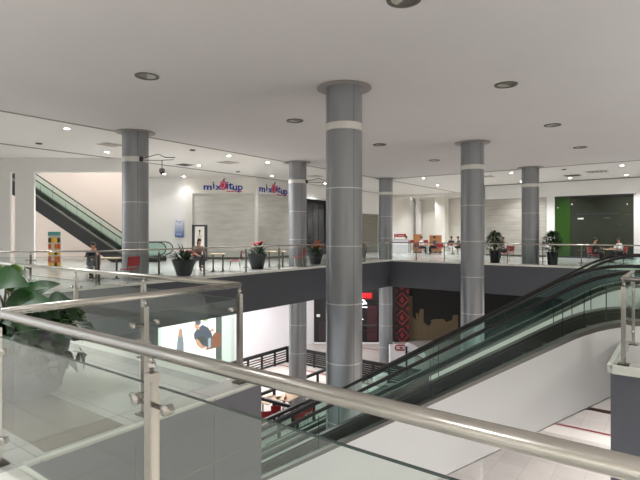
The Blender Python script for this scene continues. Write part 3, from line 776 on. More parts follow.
# ------------------------------------------------------------------ people
def skin_mesh(name, joints, edges, m, root=0, sub=2):
    me = bpy.data.meshes.new(name); me.from_pydata([j[0] for j in joints], edges, []); ob = bpy.data.objects.new(name, me); COL.objects.link(ob)
    md = ob.modifiers.new('s', 'SKIN'); md.use_smooth_shade = True
    sd = ob.modifiers.new('u', 'SUBSURF'); sd.levels = sub; sd.render_levels = sub
    for i, j in enumerate(joints):
        r = j[1]; me.skin_vertices[0].data[i].radius = (r, r) if not isinstance(r, tuple) else r
        me.skin_vertices[0].data[i].use_root = (i == root)
    dg = bpy.context.evaluated_depsgraph_get(); ev = bpy.data.meshes.new_from_object(ob.evaluated_get(dg))
    bpy.data.objects.remove(ob); bpy.data.meshes.remove(me)
    ev.materials.clear(); ev.materials.append(m); ev.name = name
    for p in ev.polygons: p.use_smooth = True; p.material_index = 0
    o = bpy.data.objects.new(name, ev); COL.objects.link(o); return o
def person(p, toward, lab, shirt, pants, arms='table', longhair=False, short_sleeve=True, lean=.06, crossed=False, head_turn=0., bare=False, seat=.46):
    """seated adult, faces +x; hips over the seat at the origin"""
    rz = math.atan2(toward.y-p.y, toward.x-p.x)
    t = thing('person', lab, 'person', p, rz)
    z = seat+.09
    J = []; E = []
    def j(x, y, zz, r, par=None):
        J.append((V((x, y, zz)), r)); k = len(J)-1
        if par is not None: E.append((par, k))
        return k
    pel = j(0, 0, z+.02, (.13, .1)); sp1 = j(lean*.4, 0, z+.2, (.125, .095), pel); ch = j(lean, 0, z+.40, (.14, .1), sp1); nb = j(lean+.01, 0, z+.50, (.08, .065), ch)
    nk = j(lean+.03, 0, z+.57, .05, nb); hb = j(lean+.055, 0, z+.66, (.068, .075), nk); ht = j(lean+.06, 0, z+.75, (.068, .08), hb); hp = j(lean+.055, 0, z+.80, .045, ht)
    hands = []
    for s in (1, -1):
        hip = j(.06, s*.09, z-.005, .085, pel); kn = j(.44, s*.10, z-.01+(.09 if crossed and s > 0 else 0), .058, hip)
        if crossed and s > 0: an = j(.58, -.10, .20, .038, kn); toe = j(.72, -.12, .12, .03, an)
        else: an = j(.42, s*.1, .09, .038, kn); hl = j(.43, s*.1, .045, .035, an); toe = j(.58, s*.12, .03, .028, hl)
        sh = j(lean, s*.17, z+.43, .058, ch)
        if arms == 'table' or (arms == 'chin' and s < 0):
            el = j(lean+.16, s*.24, z+.20, .042, sh); wr = j(lean+.38, s*.12, z+.24, .028, el); hx = V((lean+.38, s*.12, z+.24)); hdir = V((1, -s*.35, .0))
        elif arms == 'chin':
            el = j(lean+.25, s*.17, z+.25, .042, sh); wr = j(lean+.17, s*.09, z+.48, .028, el); hx = V((lean+.17, s*.09, z+.48)); hdir = V((-.35, -s*.2, 1))
        else:
            el = j(lean+.05, s*.25, z+.17, .042, sh); wr = j(lean+.27, s*.14, z+.08, .028, el); hx = V((lean+.27, s*.14, z+.08)); hdir = V((1, -s*.3, -.1))
        hdir.normalize(); pm = hx+hdir*.06; k = j(pm.x, pm.y, pm.z, (.034, .02), wr); hands.append((hx, hdir, s))
        side = hdir.cross(V((0, 0, 1))).normalized()
        for fi, (o, L) in enumerate(((-.03, .07), (-.01, .08), (.01, .076), (.03, .062))):
            b0 = pm+hdir*.03+side*o; f1 = b0+hdir*L*.55-V((0, 0, .006)); f2 = f1+hdir*L*.4-V((0, 0, .018))
            k1 = j(b0.x, b0.y, b0.z, .009, k); k2 = j(f1.x, f1.y, f1.z, .0085, k1); j(f2.x, f2.y, f2.z, .0075, k2)
        b0 = hx+hdir*.04-side*s*.03; f1 = b0+hdir*.03-side*s*.03; k1 = j(b0.x, b0.y, b0.z, .011, k); j(f1.x, f1.y, f1.z, .009, k1)
    body = skin_mesh('body', J, E, M_skin); body.parent = t
    # face: nose, ears, eyes, mouth on the head
    hx, hz = lean+.06, z+.70
    fc = MB(); fc.lathe((hx+.075, 0, hz-.005), [(.016, -.02), (.013, 0), (.004, .03)], M_skin, 8)
    for s in (1, -1): fc.sphere((hx+.0, s*.078, hz), .024, M_skin, 8, (.6, .4, 1.2))
    part('face', fc, t)
    ey = MB()
    for s in (1, -1): ey.sphere((hx+.068, s*.028, hz+.025), .011, M_hair, 8)
    ey.box((hx+.073, 0, hz-.045), (.01, .045, .008), M_red2); part('eyes', ey, t)
    hr = MB(); hr.sphere((hx-.018, 0, hz+.045), .1, M_hair, 14, (.98, .88, .92))
    if longhair: hr.sphere((hx-.06, 0, hz-.06), .1, M_hair, 12, (.62, .95, 1.75))
    part('hair', hr, t)
    def cloth(nm, idx_edges, m, grow):
        used = sorted(set(i for e in idx_edges for i in e)); mp = {k: n for n, k in enumerate(used)}
        jj = [(J[k][0], tuple(x+grow for x in J[k][1]) if isinstance(J[k][1], tuple) else J[k][1]+grow) for k in used]
        o = skin_mesh(nm, jj, [(mp[a], mp[b]) for a, b in idx_edges], m, 0); o.parent = t; return o
    per = (len(J)-8)//2; o1 = 8; o2 = 8+per
    def limb(o, k): return o+k
    top = [(pel, sp1), (sp1, ch), (ch, nb)]; low = []
    for o in (o1, o2):
        nleg = 4 if (crossed and o == o1) else 5
        hip, kn, an = o, o+1, o+2; sh = o+nleg; el = sh+1; wr = sh+2
        top += [(ch, sh), (sh, el)]
        if not short_sleeve: top.append((el, wr))
        low += [(pel, hip), (hip, kn)]
        if not bare: low.append((kn, an))
    cloth('shirt', top, shirt, .016); cloth('trousers' if not bare else 'skirt', low, pants, .016)
    sh_ = MB()
    if crossed: sh_.sphere((.66, -.11, .15), .055, M_cblack, 10, (1.5, .8, .7))
    else: sh_.sphere((.5, .11, .035), .05, M_cblack, 10, (2.1, .85, .68))
    s2 = MB(); s2.sphere((.5, -.11, .035), .05, M_cblack, 10, (2.1, .85, .68)); part('shoe', sh_, t); part('shoe', s2, t)
    return t

# left table group
tp = P(104.5, 17.2); table(tp, 1.25, .6, HEAD-pi/2, 'pale wooden topped table beside the left column')
pp = P(93, 17.95); chair(pp, P(93, 15), 'dark chair the diner in black sits on behind the left table', M_charcoal, 'dark')
person(pp, P(97, 15), 'person in black leaning chin on hand at the left table, dark hair', M_cblack, M_cnavy, 'chin').scale = (1, 1, .93)
chair(P(93.5, 16.5), P(93.5, 20), 'dark grey chair with its back to us in front of the diner in black', M_charcoal, 'dark')
chair(P(129.5, 15.85), P(108, 16.6), 'red chair at the right end of the left table in front of the left column', M_red2, 'red')
# woman by the easel
wp = P(198.5, 21.6); chair(wp, P(214, 20.2), 'red chair under the woman in a patterned top', M_red, 'red')
person(wp, P(213, 20.4), 'woman with dark hair, brown patterned top and crossed legs sitting before the framed poster', M_cbrown, M_cnavy, 'lap', True, True, .04, True)
table(P(218, 20.6), .6, .6, HEAD-pi/2, 'small table between the seated woman and the red chair')
chair(P(235, 20.6), P(218, 20.5), 'empty red chair facing left below the left shutter')
table(P(276, 23.4), .95, .7, HEAD-pi/2, 'small table right of the red flowered planter')
chair(P(299.3, 23.09), P(280, 23.2), 'red chair in front of the column by the second shop sign')
# food court
def seat(px, d, tow, lab_c, lab_p, shirt, pants, sh=M_red, **k):
    c = P(px, d); q = P(*tow); chair(c, q, lab_c, sh, 'red'); return person(c, q, lab_p, shirt, pants, **k)
t1 = P(428.5, 37.4); table(t1, .6, .6, HEAD-pi/2, 'food court table between the diners in white and navy', top=M_wood)
seat(420, 37.2, (428, 37.2), 'red chair under the food court diner in white', 'food court diner in a white shirt facing right', M_cwhite, M_cnavy)
seat(435.5, 37.3, (428, 37.3), 'red chair under the food court diner in navy', 'food court diner in a navy top facing left', M_cblue, M_cnavy)
chair(P(440.5, 36.6), P(440.5, 38.5), 'empty bright red chair right behind the diner in navy')
seat(451, 37.6, (456, 36.2), 'red chair under the diner in black near the escalator column', 'food court diner in black near the escalator column', M_cblack, M_cwhite)
seat(459.5, 37.4, (453, 37.6), 'red chair against the left side of the escalator column', 'diner in dark clothes half hidden by the escalator column', M_cblack, M_cnavy)
table(P(455.3, 37.7), .6, .6, HEAD-pi/2, 'small food court table beside the escalator column', top=M_wood)
for px0, px1, y0, lab in ((413.5, 421.5, 234.3, 'orange brown booth partition behind the diner in white'), (429.5, 441.5, 235.3, 'orange brown booth partition behind the diner in navy')):
    d = 40.; c = P((px0+px1)/2, d); w = (px1-px0)/FPX*d; h = EYE-(y0-HZ)/FPX*d
    t = thing('booth_partition', lab, 'partition', c, HEAD-pi/2); part('panel', MB().box((0, 0, h/2), (w, .08, h), M_wood), t); part('cap', MB().box((0, 0, h), (w+.04, .12, .04), M_beige), t); part('base', MB().box((0, 0, .05), (w+.04, .14, .1), M_charcoal), t)
    part('red_cushion', MB().box((0, -.1, .62), (w*.95, .12, .3), M_red2), t, 'red padded cushion')
d = 39.5; c = P(400, d); w = 17/FPX*d
t = thing('service_counter', 'pale food court counter with a red sign panel right of the corner column', 'counter', c, HEAD-pi/2)
part('counter_body', MB().box((0, .3, .55), (w, .6, 1.1), M_white2), t); part('counter_top', MB().box((0, .28, 1.12), (w+.06, .72, .05), M_joint), t)
m = MB(); m.box((.0, -.03, 1.42), (.95, .06, .26), M_red2); part('sign_panel', m, t, 'red sign panel'); 
m = MB()
for x in (-.45, .45): m.box((x, -.02, 1.22), (.04, .04, .2), M_steel_d)
part('sign_post', m, t)
m = MB(); m.tube([(-.3+.08*cos(a*.6+.6), -.066, 1.42+.08*sin(a*.6+.6)) for a in range(9)], .014, M_cwhite, 6)
for i in range(3): m.tube([(-.1+i*.16+.05*cos(a*.8), -.066, 1.4+.05*sin(a*.8)) for a in range(9)], .012, M_cwhite, 6)
part('lettering', m, t)
person(P(406.5, 41.0), P(406, 30), 'person in dark clothes behind the red panels of the food court', M_cblack, M_cnavy, 'lap'); chair(P(406.5, 41.0), P(406, 30), 'red chair behind the food court counter end')
d = 38.6
for px0, px1, lab in ((405.5, 409, 'short dark red low divider at the counter end'), (410, 414, 'dark red low divider left of the diner in white'), (423.5, 428, 'dark red low divider between two booth partitions')):
    c = P((px0+px1)/2, d+1); w = (px1-px0)/FPX*d; t = thing('low_divider', lab, 'divider', c, HEAD-pi/2); part('panel', MB().box((0, 0, .95), (w, .06, .2), M_red2), t); part('leg', MB().box((-w*.4, 0, .43), (.04, .05, .86), M_steel_d), t); part('leg', MB().box((w*.4, 0, .43), (.04, .05, .86), M_steel_d), t)
# behind the bushy planter
seat(504.5, 29.5, (497, 29.3), 'red chair right of the left bushy planter', 'person in white half hidden behind the left bushy planter', M_cwhite, M_cnavy)
chair(P(508.6, 28.7), P(500, 29.2), 'empty red chair beside the left bushy planter')
table(P(496, 29.3), .6, .6, HEAD-pi/2, 'table hidden behind the left bushy planter')
# green window pair
table(P(608, 26.6), .6, .6, HEAD-pi/2, 'table between the two diners before the green window', top=M_beige)
seat(593.5, 26.5, (606, 26.5), 'red chair under the diner in black before the green window', 'diner in black facing right before the green window', M_cblack, M_cblack, short_sleeve=False)
seat(620.5, 26.6, (608, 26.6), 'red chair under the diner in white before the green window', 'diner in a white top facing left before the green window', M_cwhite, M_cnavy)

# ------------------------------------------------------------------ planters
def potted(px, d, lab, name, kind, r=.42, h=.6, seed=1):
    rnd = random.Random(seed); p = P(px, d); t = thing(name, lab, 'plant', p, HEAD)
    if kind in ('flower', 'flower2', 'spiky'):
        prof = [(r*.52, 0), (r*.6, .03), (r*.78, h*.5), (r*.97, h*.88), (r, h), (r*.9, h), (r*.86, h*.9)]
        pm = M_pot if kind == 'spiky' else M_pot2
    else:
        prof = [(r*.72, 0), (r*.78, .03), (r*.95, h*.9), (r, h*.92), (r, h), (r*.9, h), (r*.88, h*.9)]; pm = M_pot2
    part('pot', MB().lathe((0, 0, 0), prof, pm, 12 if kind == 'spiky' else 28, cap=False), t)
    part('soil', MB().lathe((0, 0, 0), [(.001, h*.9), (r*.88, h*.9)], M_soil, 20, cap=False), t)
    fo = MB(); fl = MB(); st = MB()
    if kind == 'bush':
        for i in range(9):
            a = rnd.uniform(0, 6.28); q = rnd.uniform(.05, .25); st.tube([(0, 0, h*.85), (q*.6*cos(a), q*.6*sin(a), h+.35), (q*1.4*cos(a), q*1.4*sin(a), h+.8+rnd.uniform(0, .35))], [.02, .014, .006], M_stem, 6)
        for i in range(420):
            zz = rnd.uniform(0, 1)**.85; a = rnd.uniform(0, 6.28); rr = (.42*sin(pi*min(1, .25+zz*.72))+.05)*math.sqrt(rnd.uniform(.1, 1))*1.05
            b_ = V((rr*cos(a), rr*sin(a), h-.05+zz*1.05)); dd = V((cos(a)+rnd.uniform(-.6, .6), sin(a)+rnd.uniform(-.6, .6), rnd.uniform(-.3, .9)))
            fo.leaf(b_, dd, (0, 0, 1), rnd.uniform(.16, .28), rnd.uniform(.09, .15), rnd.uniform(.1, .5), M_leaf_d if rnd.random() < .7 else M_leaf, n=3)
    else:
        for i in range(34 if kind == 'spiky' else 46):
            a = rnd.uniform(0, 6.28); el = rnd.uniform(.25, 1.2); L = rnd.uniform(.4, .8)
            fo.leaf((rnd.uniform(.0, r*.6)*cos(a), rnd.uniform(.0, r*.6)*sin(a), h*.92), (cos(a)*cos(el), sin(a)*cos(el), sin(el)), (0, 0, 1), L, rnd.uniform(.10, .17), rnd.uniform(.1, .6), M_leaf_d if rnd.random() < .6 else (M_leaf if kind != 'flower' else M_flpale), n=4)
        for i in range(3):
            a = rnd.uniform(0, 6.28); fo.leaf((0, 0, h*.9), (.45*cos(a), .45*sin(a), 1), (1, 0, 0), rnd.uniform(.7, .95), .07, .2, M_leaf_d, n=5)
        fc = {'flower': M_flred, 'flower2': M_florange, 'spiky': M_florange}[kind]
        for i in range(20 if kind != 'spiky' else 5):
            cx = rnd.gauss(.14 if kind == 'flower' else 0, .13); cy = rnd.gauss(-.05, .12); cz = h+.34+rnd.uniform(-.14, .22)
            if kind == 'spiky': cx, cy, cz = rnd.uniform(-.3, .3), rnd.uniform(-.2, .1), h+.25
            st.tube([(cx*.4, cy*.4, h*.9), (cx, cy, cz)], .008, M_stem, 5)
            for k in range(6): fl.leaf((cx, cy, cz), (cos(k*1.05), sin(k*1.05), (.5)), (0, -.3, 1), .19, .12, .3, fc, n=3)
        part('flowers', fl, t, 'red flowers' if kind == 'flower' else 'orange flowers')
    part('foliage', fo, t); part('stems', st, t)
    return t
potted(184, 18.6, 'faceted grey bowl planter with spiky leaves behind the left gallery railing', 'potted_plant', 'spiky', .47, .62, 3)
potted(257.3, 22.0, 'dark bowl planter with red flowers under the second shop sign', 'potted_plant', 'flower', .45, .68, 5)
potted(315.5, 25.2, 'dark planter with orange flowers just left of the nearest column', 'potted_plant', 'flower2', .42, .62, 9)
potted(495, 26.6, 'bushy green shrub in a dark pot right of the escalator column', 'potted_plant', 'bush', .30, .66, 11)
potted(552.5, 24.9, 'bushy green shrub in a dark pot right of the far column', 'potted_plant', 'bush', .29, .66, 12)
potted(362.5, 31, 'small leafy plant in a pot left of the corner column', 'potted_plant', 'spiky', .3, .5, 21)

# big planter by the near railings
bp = P(14, 4.95); t = thing('potted_plant', 'large broad leaved plant in a big grey pot at the left behind the near railings', 'plant', bp, HEAD-pi/2)
pr_ = [(.40, 0), (.43, .02), (.47, .25), (.53, .60), (.55, .62), (.55, .66), (.5, .66), (.49, .58)]
part('pot', MB().lathe((0, 0, 0), pr_, M_pot, 40, cap=False), t); part('soil', MB().lathe((0, 0, 0), [(.001, .6), (.495, .6)], M_soil, 24, cap=False), t)
rnd = random.Random(4)
big = MB(); sm_ = MB(); lime = MB(); silver = MB()
def bl_(x, y, z, dx, dy, dz, L, W, dr, up=(0, 0, 1), m=M_leaf, fold=.22):
    b0 = V((x*.25, y*.25, .62)); e = V((x, y, z)); sm_.tube([b0, (b0+e)/2+V((0, 0, .08)), e], [.012, .009, .006], M_stem, 6)
    big.leaf(e, (dx, dy, dz), up, L, W, dr, m, fold, 8, .6)
# local x = to the right of the view, y = away
UPC = (0, -.75, .65)
for a in ((.0, -.30, 1.20, .9, -.2, .25, .50, .34, .45), (-.02, -.34, 1.02, .15, -.5, -.6, .30, .26, .3), (.10, -.28, 1.00, 1, -.25, .12, .66, .24, .2), (.22, -.25, 1.08, .9, -.2, .35, .40, .16, .2),
          (-.22, -.3, 1.12, -.9, -.2, .1, .46, .26, .4), (-.34, -.3, .95, -.8, -.4, -.2, .45, .3, .4), (-.12, -.3, .94, -.6, -.5, -.4, .40, .3, .4), (.16, -.36, .90, .8, -.4, -.2, .46, .26, .4),
          (.34, -.2, .92, .9, -.2, -.1, .34, .22, .4), (-.44, -.2, 1.1, -.9, -.1, .3, .4, .24, .3), (.0, -.1, 1.1, .4, .1, .6, .34, .24, .2), (-.2, -.1, 1.05, -.3, .1, .7, .4, .26, .2), (.05, -.36, .86, .3, -.6, -.5, .34, .28, .4),
          (-.28, -.36, .84, -.4, -.6, -.4, .36, .28, .4), (.28, -.3, .82, .7, -.5, -.4, .36, .24, .4), (.1, .1, 1.0, .7, .3, .5, .4, .24, .3), (-.1, .2, 1.0, -.3, .6, .5, .4, .24, .3), (-.5, -.25, .86, -.8, -.4, -.3, .4, .28, .4), (.4, -.1, .98, .9, .0, .1, .3, .2, .4)):
    a = list(a); a[2] = .62+(a[2]-.62)*.86; a[6] *= .86; a[7] *= .86
    bl_(*a, up=UPC, m=M_leaf if rnd.random() < .6 else M_leaf_d)
# two arching blade leaves
for pts in (((-.05, -.1, .7), (.0, -.12, 1.1), (-.12, -.14, 1.30), (-.36, -.16, 1.22), (-.52, -.18, 1.0)), ((0, -.1, .7), (.06, -.12, 1.05), (.2, -.13, 1.3), (.42, -.16, 1.02), (.52, -.18, .92))):
    big.tube([V(pts[0]), V(pts[1])], .012, M_stem, 6)
    big.leaf(pts[1], V(pts[2])-V(pts[1])+V((0, 0, .2)), (0, -1, .3), .75, .13, 1.0, M_leaf_l, .2, 9, .8)
for i in range(200):
    a = rnd.uniform(-3.0, .5); q = rnd.uniform(.2, .5); e = V((q*cos(a), q*sin(a), .64+rnd.uniform(0, .22)))
    big.leaf(e, (cos(a)+rnd.uniform(-.5, .5), sin(a)+rnd.uniform(-.5, .5), rnd.uniform(-.2, .7)), (0, -.6, .8), rnd.uniform(.16, .28), rnd.uniform(.09, .16), rnd.uniform(.3, .9), M_leaf_d, n=4)
for i in range(150):
    a = rnd.uniform(-1.1, .8) if rnd.random() < .75 else rnd.uniform(-2.6, -1.6); q = rnd.uniform(.35, .62); e = V((q*cos(a), q*sin(a), .78+rnd.uniform(-.1, .12)))
    lime.leaf(e, (cos(a)+rnd.uniform(-.8, .8), sin(a)+rnd.uniform(-.8, .8), rnd.uniform(-.2, .9)), (0, 0, 1), rnd.uniform(.05, .1), rnd.uniform(.03, .05), .4, M_leaf_l, n=3)
for i in range(75):
    a = rnd.uniform(-1.2, .25) if i < 55 else rnd.uniform(-2.6, -1.2); q = rnd.uniform(.53, .68); zz = rnd.uniform(.32, .72) if -0.9 < a < .2 else rnd.uniform(.55, .72)
    e = V((q*cos(a), q*sin(a), zz)); silver.leaf(e, (cos(a)*.5+rnd.uniform(-.5, .5), sin(a)*.5+rnd.uniform(-.5, .5), rnd.uniform(-.9, .2)), (cos(a), sin(a), .4), rnd.uniform(.10, .17), rnd.uniform(.08, .12), .3, M_leaf_s if rnd.random() < .45 else M_leaf_d, .15, 5, .7)
part('foliage', big, t); part('stems', sm_, t); part('lime_foliage', lime, t, 'small lime green leaves'); part('trailing_foliage', silver, t, 'silver variegated leaves trailing over the rim')

# ------------------------------------------------------------------ lower level dressing
# big lit poster on the lower wall
xa, xb_ = PY(161, WL-.25).x, PY(230, WL-.25).x; zb_, zt_ = LZ+.25, SB-.25
t = thing('lightbox_poster', 'large bright backlit poster of two people on the lower floor under the left gallery', 'poster', ((xa+xb_)/2, WL-.2, zb_)); W, H = xb_-xa, zt_-zb_
part('lightbox', MB().box((0, .05, H/2), (W, .3, H), emit('lightbox_white', (236, 244, 238), .5)), t)
def flat(name, pts, m, y=-.104, lab=None, parent=t, th=.004):
    if 'panel' not in name and 'door' not in name: pts = [(x, .28+z*.46) for x, z in pts]
    part(name, MB().slab([V((x*W-W/2, y, z*H)) for x, z in pts], (0, -1, 0), th, m), parent, lab)
def ell(cx, cz, rx, rz, n=16, tilt=0.): return [(cx+rx*cos(2*pi*i/n)*cos(tilt)-rz*sin(2*pi*i/n)*sin(tilt)*H/W, cz+rz*sin(2*pi*i/n)*cos(tilt)+rx*cos(2*pi*i/n)*sin(tilt)*W/H) for i in range(n)]
I = lambda n, c: emit('print_'+n, c, .33)
flat('white_panel', [(.855, 0), (1, 0), (1, 1), (.855, 1)], I('pale', (206, 216, 208)))
flat('printed_door', [(.76, .02), (.855, .02), (.855, .98), (.76, .98)], I('grey', (84, 88, 86)))
flat('printed_chair', [(.60, .0), (.84, .0), (.85, .38), (.74, .44), (.68, .3)], I('brown', (132, 82, 62)), -.109)
flat('printed_plant', ell(.60, .88, .05, .09), I('green', (156, 176, 118)), -.106)
flat('printed_woman', [(.19, .12), (.29, .12), (.29, .36), (.275, .55), (.215, .58), (.20, .36)], I('greyblue', (120, 122, 134)), -.106)
flat('printed_woman_hair', ell(.245, .62, .028, .12), I('tan', (176, 132, 112)), -.11)
flat('printed_man_body', [(.43, .52), (.48, .66), (.56, .72), (.64, .62), (.70, .42), (.70, .2), (.64, .08), (.54, .12), (.50, .3), (.44, .36)], I('navy', (70, 74, 92)), -.113)
flat('printed_man_vest', [(.47, .40), (.56, .44), (.62, .28), (.56, .16), (.50, .3)], I('charcoal', (58, 58, 62)), -.118)
flat('printed_man_face', ell(.475, .70, .032, .10, 16, .3), I('skin', (196, 142, 118)), -.118)
flat('printed_man_hair', ell(.49, .82, .042, .09, 16, .2), I('hair', (78, 72, 88)), -.122)
flat('printed_arm', [(.45, .36), (.485, .36), (.56, .14), (.60, .12), (.60, .05), (.53, .08), (.47, .2)], I('skin', (196, 142, 118)), -.122)
flat('printed_hand', ell(.70, .52, .03, .05), I('skin', (196, 142, 118)), -.118)
flat('printed_jeans', [(.64, .3), (.68, .32), (.68, .05), (.64, .05)], I('pale_denim', (160, 170, 186)), -.12)
# dark shop on the lower floor: red glowing sign, white emblem, maroon door, notice
dn = lambda px, d=36.5: P(px, d)
def lz(y, d=36.5): return EYE-(y-HZ)/FPX*d
t = thing('unlit_shop', 'dark lower floor shop front with a glowing red sign between two columns', 'shop', dn(350, 36.62), HEAD-pi/2); off = lambda px: (px-350)/FPX*36.5
e = MB(); e.box((off(366), -.06, lz(296.2)), (off(373)-off(359), .1, .5), emit('red_sign', (90, 8, 12), .18))
part('red_sign', e, t, 'glowing red sign')
e = MB()
for px, w in ((360.8, .12), (363, .1), (365.3, .13), (367.8, .1), (370.2, .12)): e.box((off(px), -.115, lz(295.6)), (w, .02, .36), emit('red_bright', (230, 26, 32), .6))
part('sign_letter_strokes', e, t)
e = MB(); e.tube([(off(362.6)+.16*cos(a*.7), -.06, lz(302.2)+.15*sin(a*.7)) for a in range(10)], .05, emit('white_sign', (255, 255, 255), 1.2), 6); e.tube([(off(363.6), -.06, lz(301.6)), (off(366.5), -.06, lz(304))], .05, MATS['white_sign'], 6)
e.box((off(363.8), -.06, lz(307.4)), (.5, .04, .05), MATS['white_sign']); e.box((off(361.6), -.06, lz(319.4)), (.22, .04, .06), MATS['white_sign'])
part('white_emblem', e, t, 'white looped emblem with lines')
part('maroon_door', MB().box((off(372), -.03, (lz(306)+lz(341))/2-0), (.75, .05, lz(306)-lz(341)), M_darkm), t, 'dark maroon door')
e = MB(); e.box((off(368), -.05, lz(325.5)), (1.3, .06, .12), M_pot); e.box((off(368), -.05, lz(331)), (1.3, .06, .06), M_pot2); part('dim_shelf', e, t)
e = MB(); e.box((off(318.2), -.04, lz(315.8)), (.26, .03, .2), M_cwhite); part('notice', e, t, 'white notice')
part('dim_figure_print', MB().box((off(321.5), -.03, (lz(322)+lz(341))/2), (.5, .03, lz(322)-lz(341)), mat('dim_print', (44, 30, 38), .5)), t)
part('white_plinth', MB().box((off(353), -.03, (lz(342.8)+LZ)/2), (off(392)-off(314), .3, lz(342.8)-LZ), M_white2), t)
# red patterned pillar
d = 37.0; c = P(402, d); w = 14/FPX*d
t = thing('patterned_pillar', 'black square pillar with a red diamond lattice pattern behind the lower kiosk', 'pillar', (c.x, c.y, LZ), HEAD-pi/2); hh = SB-LZ-.06
part('core', MB().box((0, .2, hh/2), (w, .4, hh), mat('pillar_black', (34, 14, 18), .5)), t)
m = MB(); st_ = 1.55
for i in range(4):
    z = .5+i*st_*.86
    for k, rr in ((0, .42),):
        pts = [(0, z+rr*1.25), (w*.5*rr/.42, z), (0, z-rr*1.25), (-w*.5*rr/.42, z)]
        for a in range(4):
            p0, p1 = pts[a], pts[(a+1) % 4]
            m.bar((p0[0], -.015, min(p0[1], hh)), (p1[0], -.015, min(p1[1], hh)), .02, .085, M_red2, (0, 0, 1) if abs(p0[0]-p1[0]) > .05 else (1, 0, 0))
    m.box((0, -.012, z), (.12, .03, .42), M_red2); m.box((0, -.013, z), (.3, .03, .1), M_red2)
    for sx in (-1, 1): m.box((sx*(w*.5-.06), -.012, z+st_*.43), (.12, .03, .34), M_red2); m.box((sx*(w*.5-.1), -.012, z+st_*.43), (.2, .03, .12), M_red2)
part('lattice_pattern', m, t, 'red diamond lattice')
# city skyline mural
d = 37.6; t = thing('skyline_mural', 'dark wall mural with a dull gold city skyline on the lower floor', 'mural', (P(470, d).x, P(470, d).y, LZ), HEAD-pi/2); of = lambda px: (px-470)/FPX*d; zz = lambda y: EYE-(y-HZ)/FPX*d-LZ
part('backing', MB().box(((of(409)+of(640))/2, .1, 2.45), (of(640)-of(409), .2, 4.9), M_dark), t)
sky = [(409, 296), (412.5, 296), (412.5, 316), (416, 320), (416, 313), (418, 313), (418, 318), (420, 309), (423.5, 309), (423.5, 322), (428, 326), (431, 324), (431, 320), (435, 319), (444, 319), (446, 322), (452, 320), (453, 315), (458, 315), (458, 328), (463, 330), (463, 372), (409, 372)]
part('skyline', MB().slab([V((of(a), -.001, max(0.02, zz(b)))) for a, b in sky], (0, -1, 0), .02, mat('dull_gold', (116, 100, 74), .6, bscale=3, var=.12)), t, 'dull gold skyline')
m = MB()
for i in range(9): m.box((of(411+i*5.4), -.03, zz(330)-.3-.1*(i % 3)), (.02, .01, 1.5), M_vent)
for i in range(4): m.box((of(436), -.03, zz(334)-i*.45), (3.6, .01, .02), M_vent)
part('print_lines', m, t)
# kiosk by the lower column
d = 29.2; c = P(404, d); lk = thing('kiosk', 'white rounded kiosk with a red logo on the lower floor beside the column', 'kiosk', (c.x, c.y, LZ), HEAD-pi/2)
ko = lambda px: (px-404)/FPX*d; kz = lambda y: EYE-(y-HZ)/FPX*d-LZ
part('front_panel', MB().box(((ko(389.5)+ko(405))/2, 0, kz(345)/2), (ko(405)-ko(389.5), .5, kz(345)), M_white2), lk)
m = MB(); pts = [(405, 345.5), (409, 343.2), (414, 344.8), (419, 348.5), (425, 353.5), (424, 358), (412, 351.5), (405, 349.5)]
m.slab([V((ko(a), -.2, kz(b))) for a, b in pts], (0, 1, 0), .5, M_white2); part('curved_canopy', m, lk)
part('side_panel', MB().box(((ko(407)+ko(416))/2, .35, .42), (ko(416)-ko(407), .1, .84), M_white2), lk)
part('black_post', MB().box((ko(405.6), -.28, kz(345.5)/2), (.1, .1, kz(345.5)), M_black), lk)
m = MB(); m.tube([(ko(397)+.14*cos(a*pi/6+pi/2)-.0, -.27, kz(346.6)+.14*sin(a*pi/6+pi/2)) for a in range(7)]+[(ko(403.5), -.27, kz(346.6)-.14)], .045, M_red2, 8); m.tube([(ko(397), -.27, kz(346.6)+.14), (ko(404), -.27, kz(346.6)+.14)], .045, M_red2, 8); m.box((ko(400.5), -.27, kz(346.7)), (.2, .04, .1), M_red2); part('red_logo', m, lk, 'red rounded logo')
# black slatted railing around the lower cafe
def slat_rail(a, b, lab, slats=True, nb=5, zt=1.0, sh_=.06):
    a, b = V((a[0], a[1], 0)), V((b[0], b[1], 0)); d_ = (b-a); L = d_.length
    t = thing('slatted_railing', lab, 'railing', (a.x, a.y, LZ), math.atan2(d_.y, d_.x))
    part('top_rail', MB().box((L/2, 0, zt-.04), (L, .11, .13), M_black), t)
    if slats: part('bottom_rail', MB().box((L/2, 0, .1), (L, .08, .1), M_black), t)
    n = max(1, round(L/1.1))
    for i in range(n+1): part('post', MB().box((L*i/n, 0, zt/2-.02), (.1, .1, zt-.04), M_black), t)
    if slats:
        m = MB()
        for k in range(nb):
            z = .25+(zt-.4)*k/(nb-1)
            m.box((L/2, 0, z), (L, .03, sh_), M_black)
        part('slats', m, t)
    return t
slat_rail((14.5, 20.3), (23.75, 20.3), 'black slatted railing in front of the white lower wall')
slat_rail((23.8, 20.25), (23.8, 10.9), 'long black slatted railing running behind the nearest column on the lower floor', True, 6, 1.0, .1)
slat_rail((12.5, 15.3), (23.7, 15.3), 'black rail crossing the lower floor left of the nearest column', False)
slat_rail((12.5, 13.05), (18.2, 13.05), 'black rail nearest the foot of the escalators', False)
slat_rail((15.7, 13.1), (15.7, 15.2), 'short black rail joining two lower floor rails', False)
b = MB(); b.box((18, 12.4, LZ+.15), (9, .35, .3), M_black); trim(b)
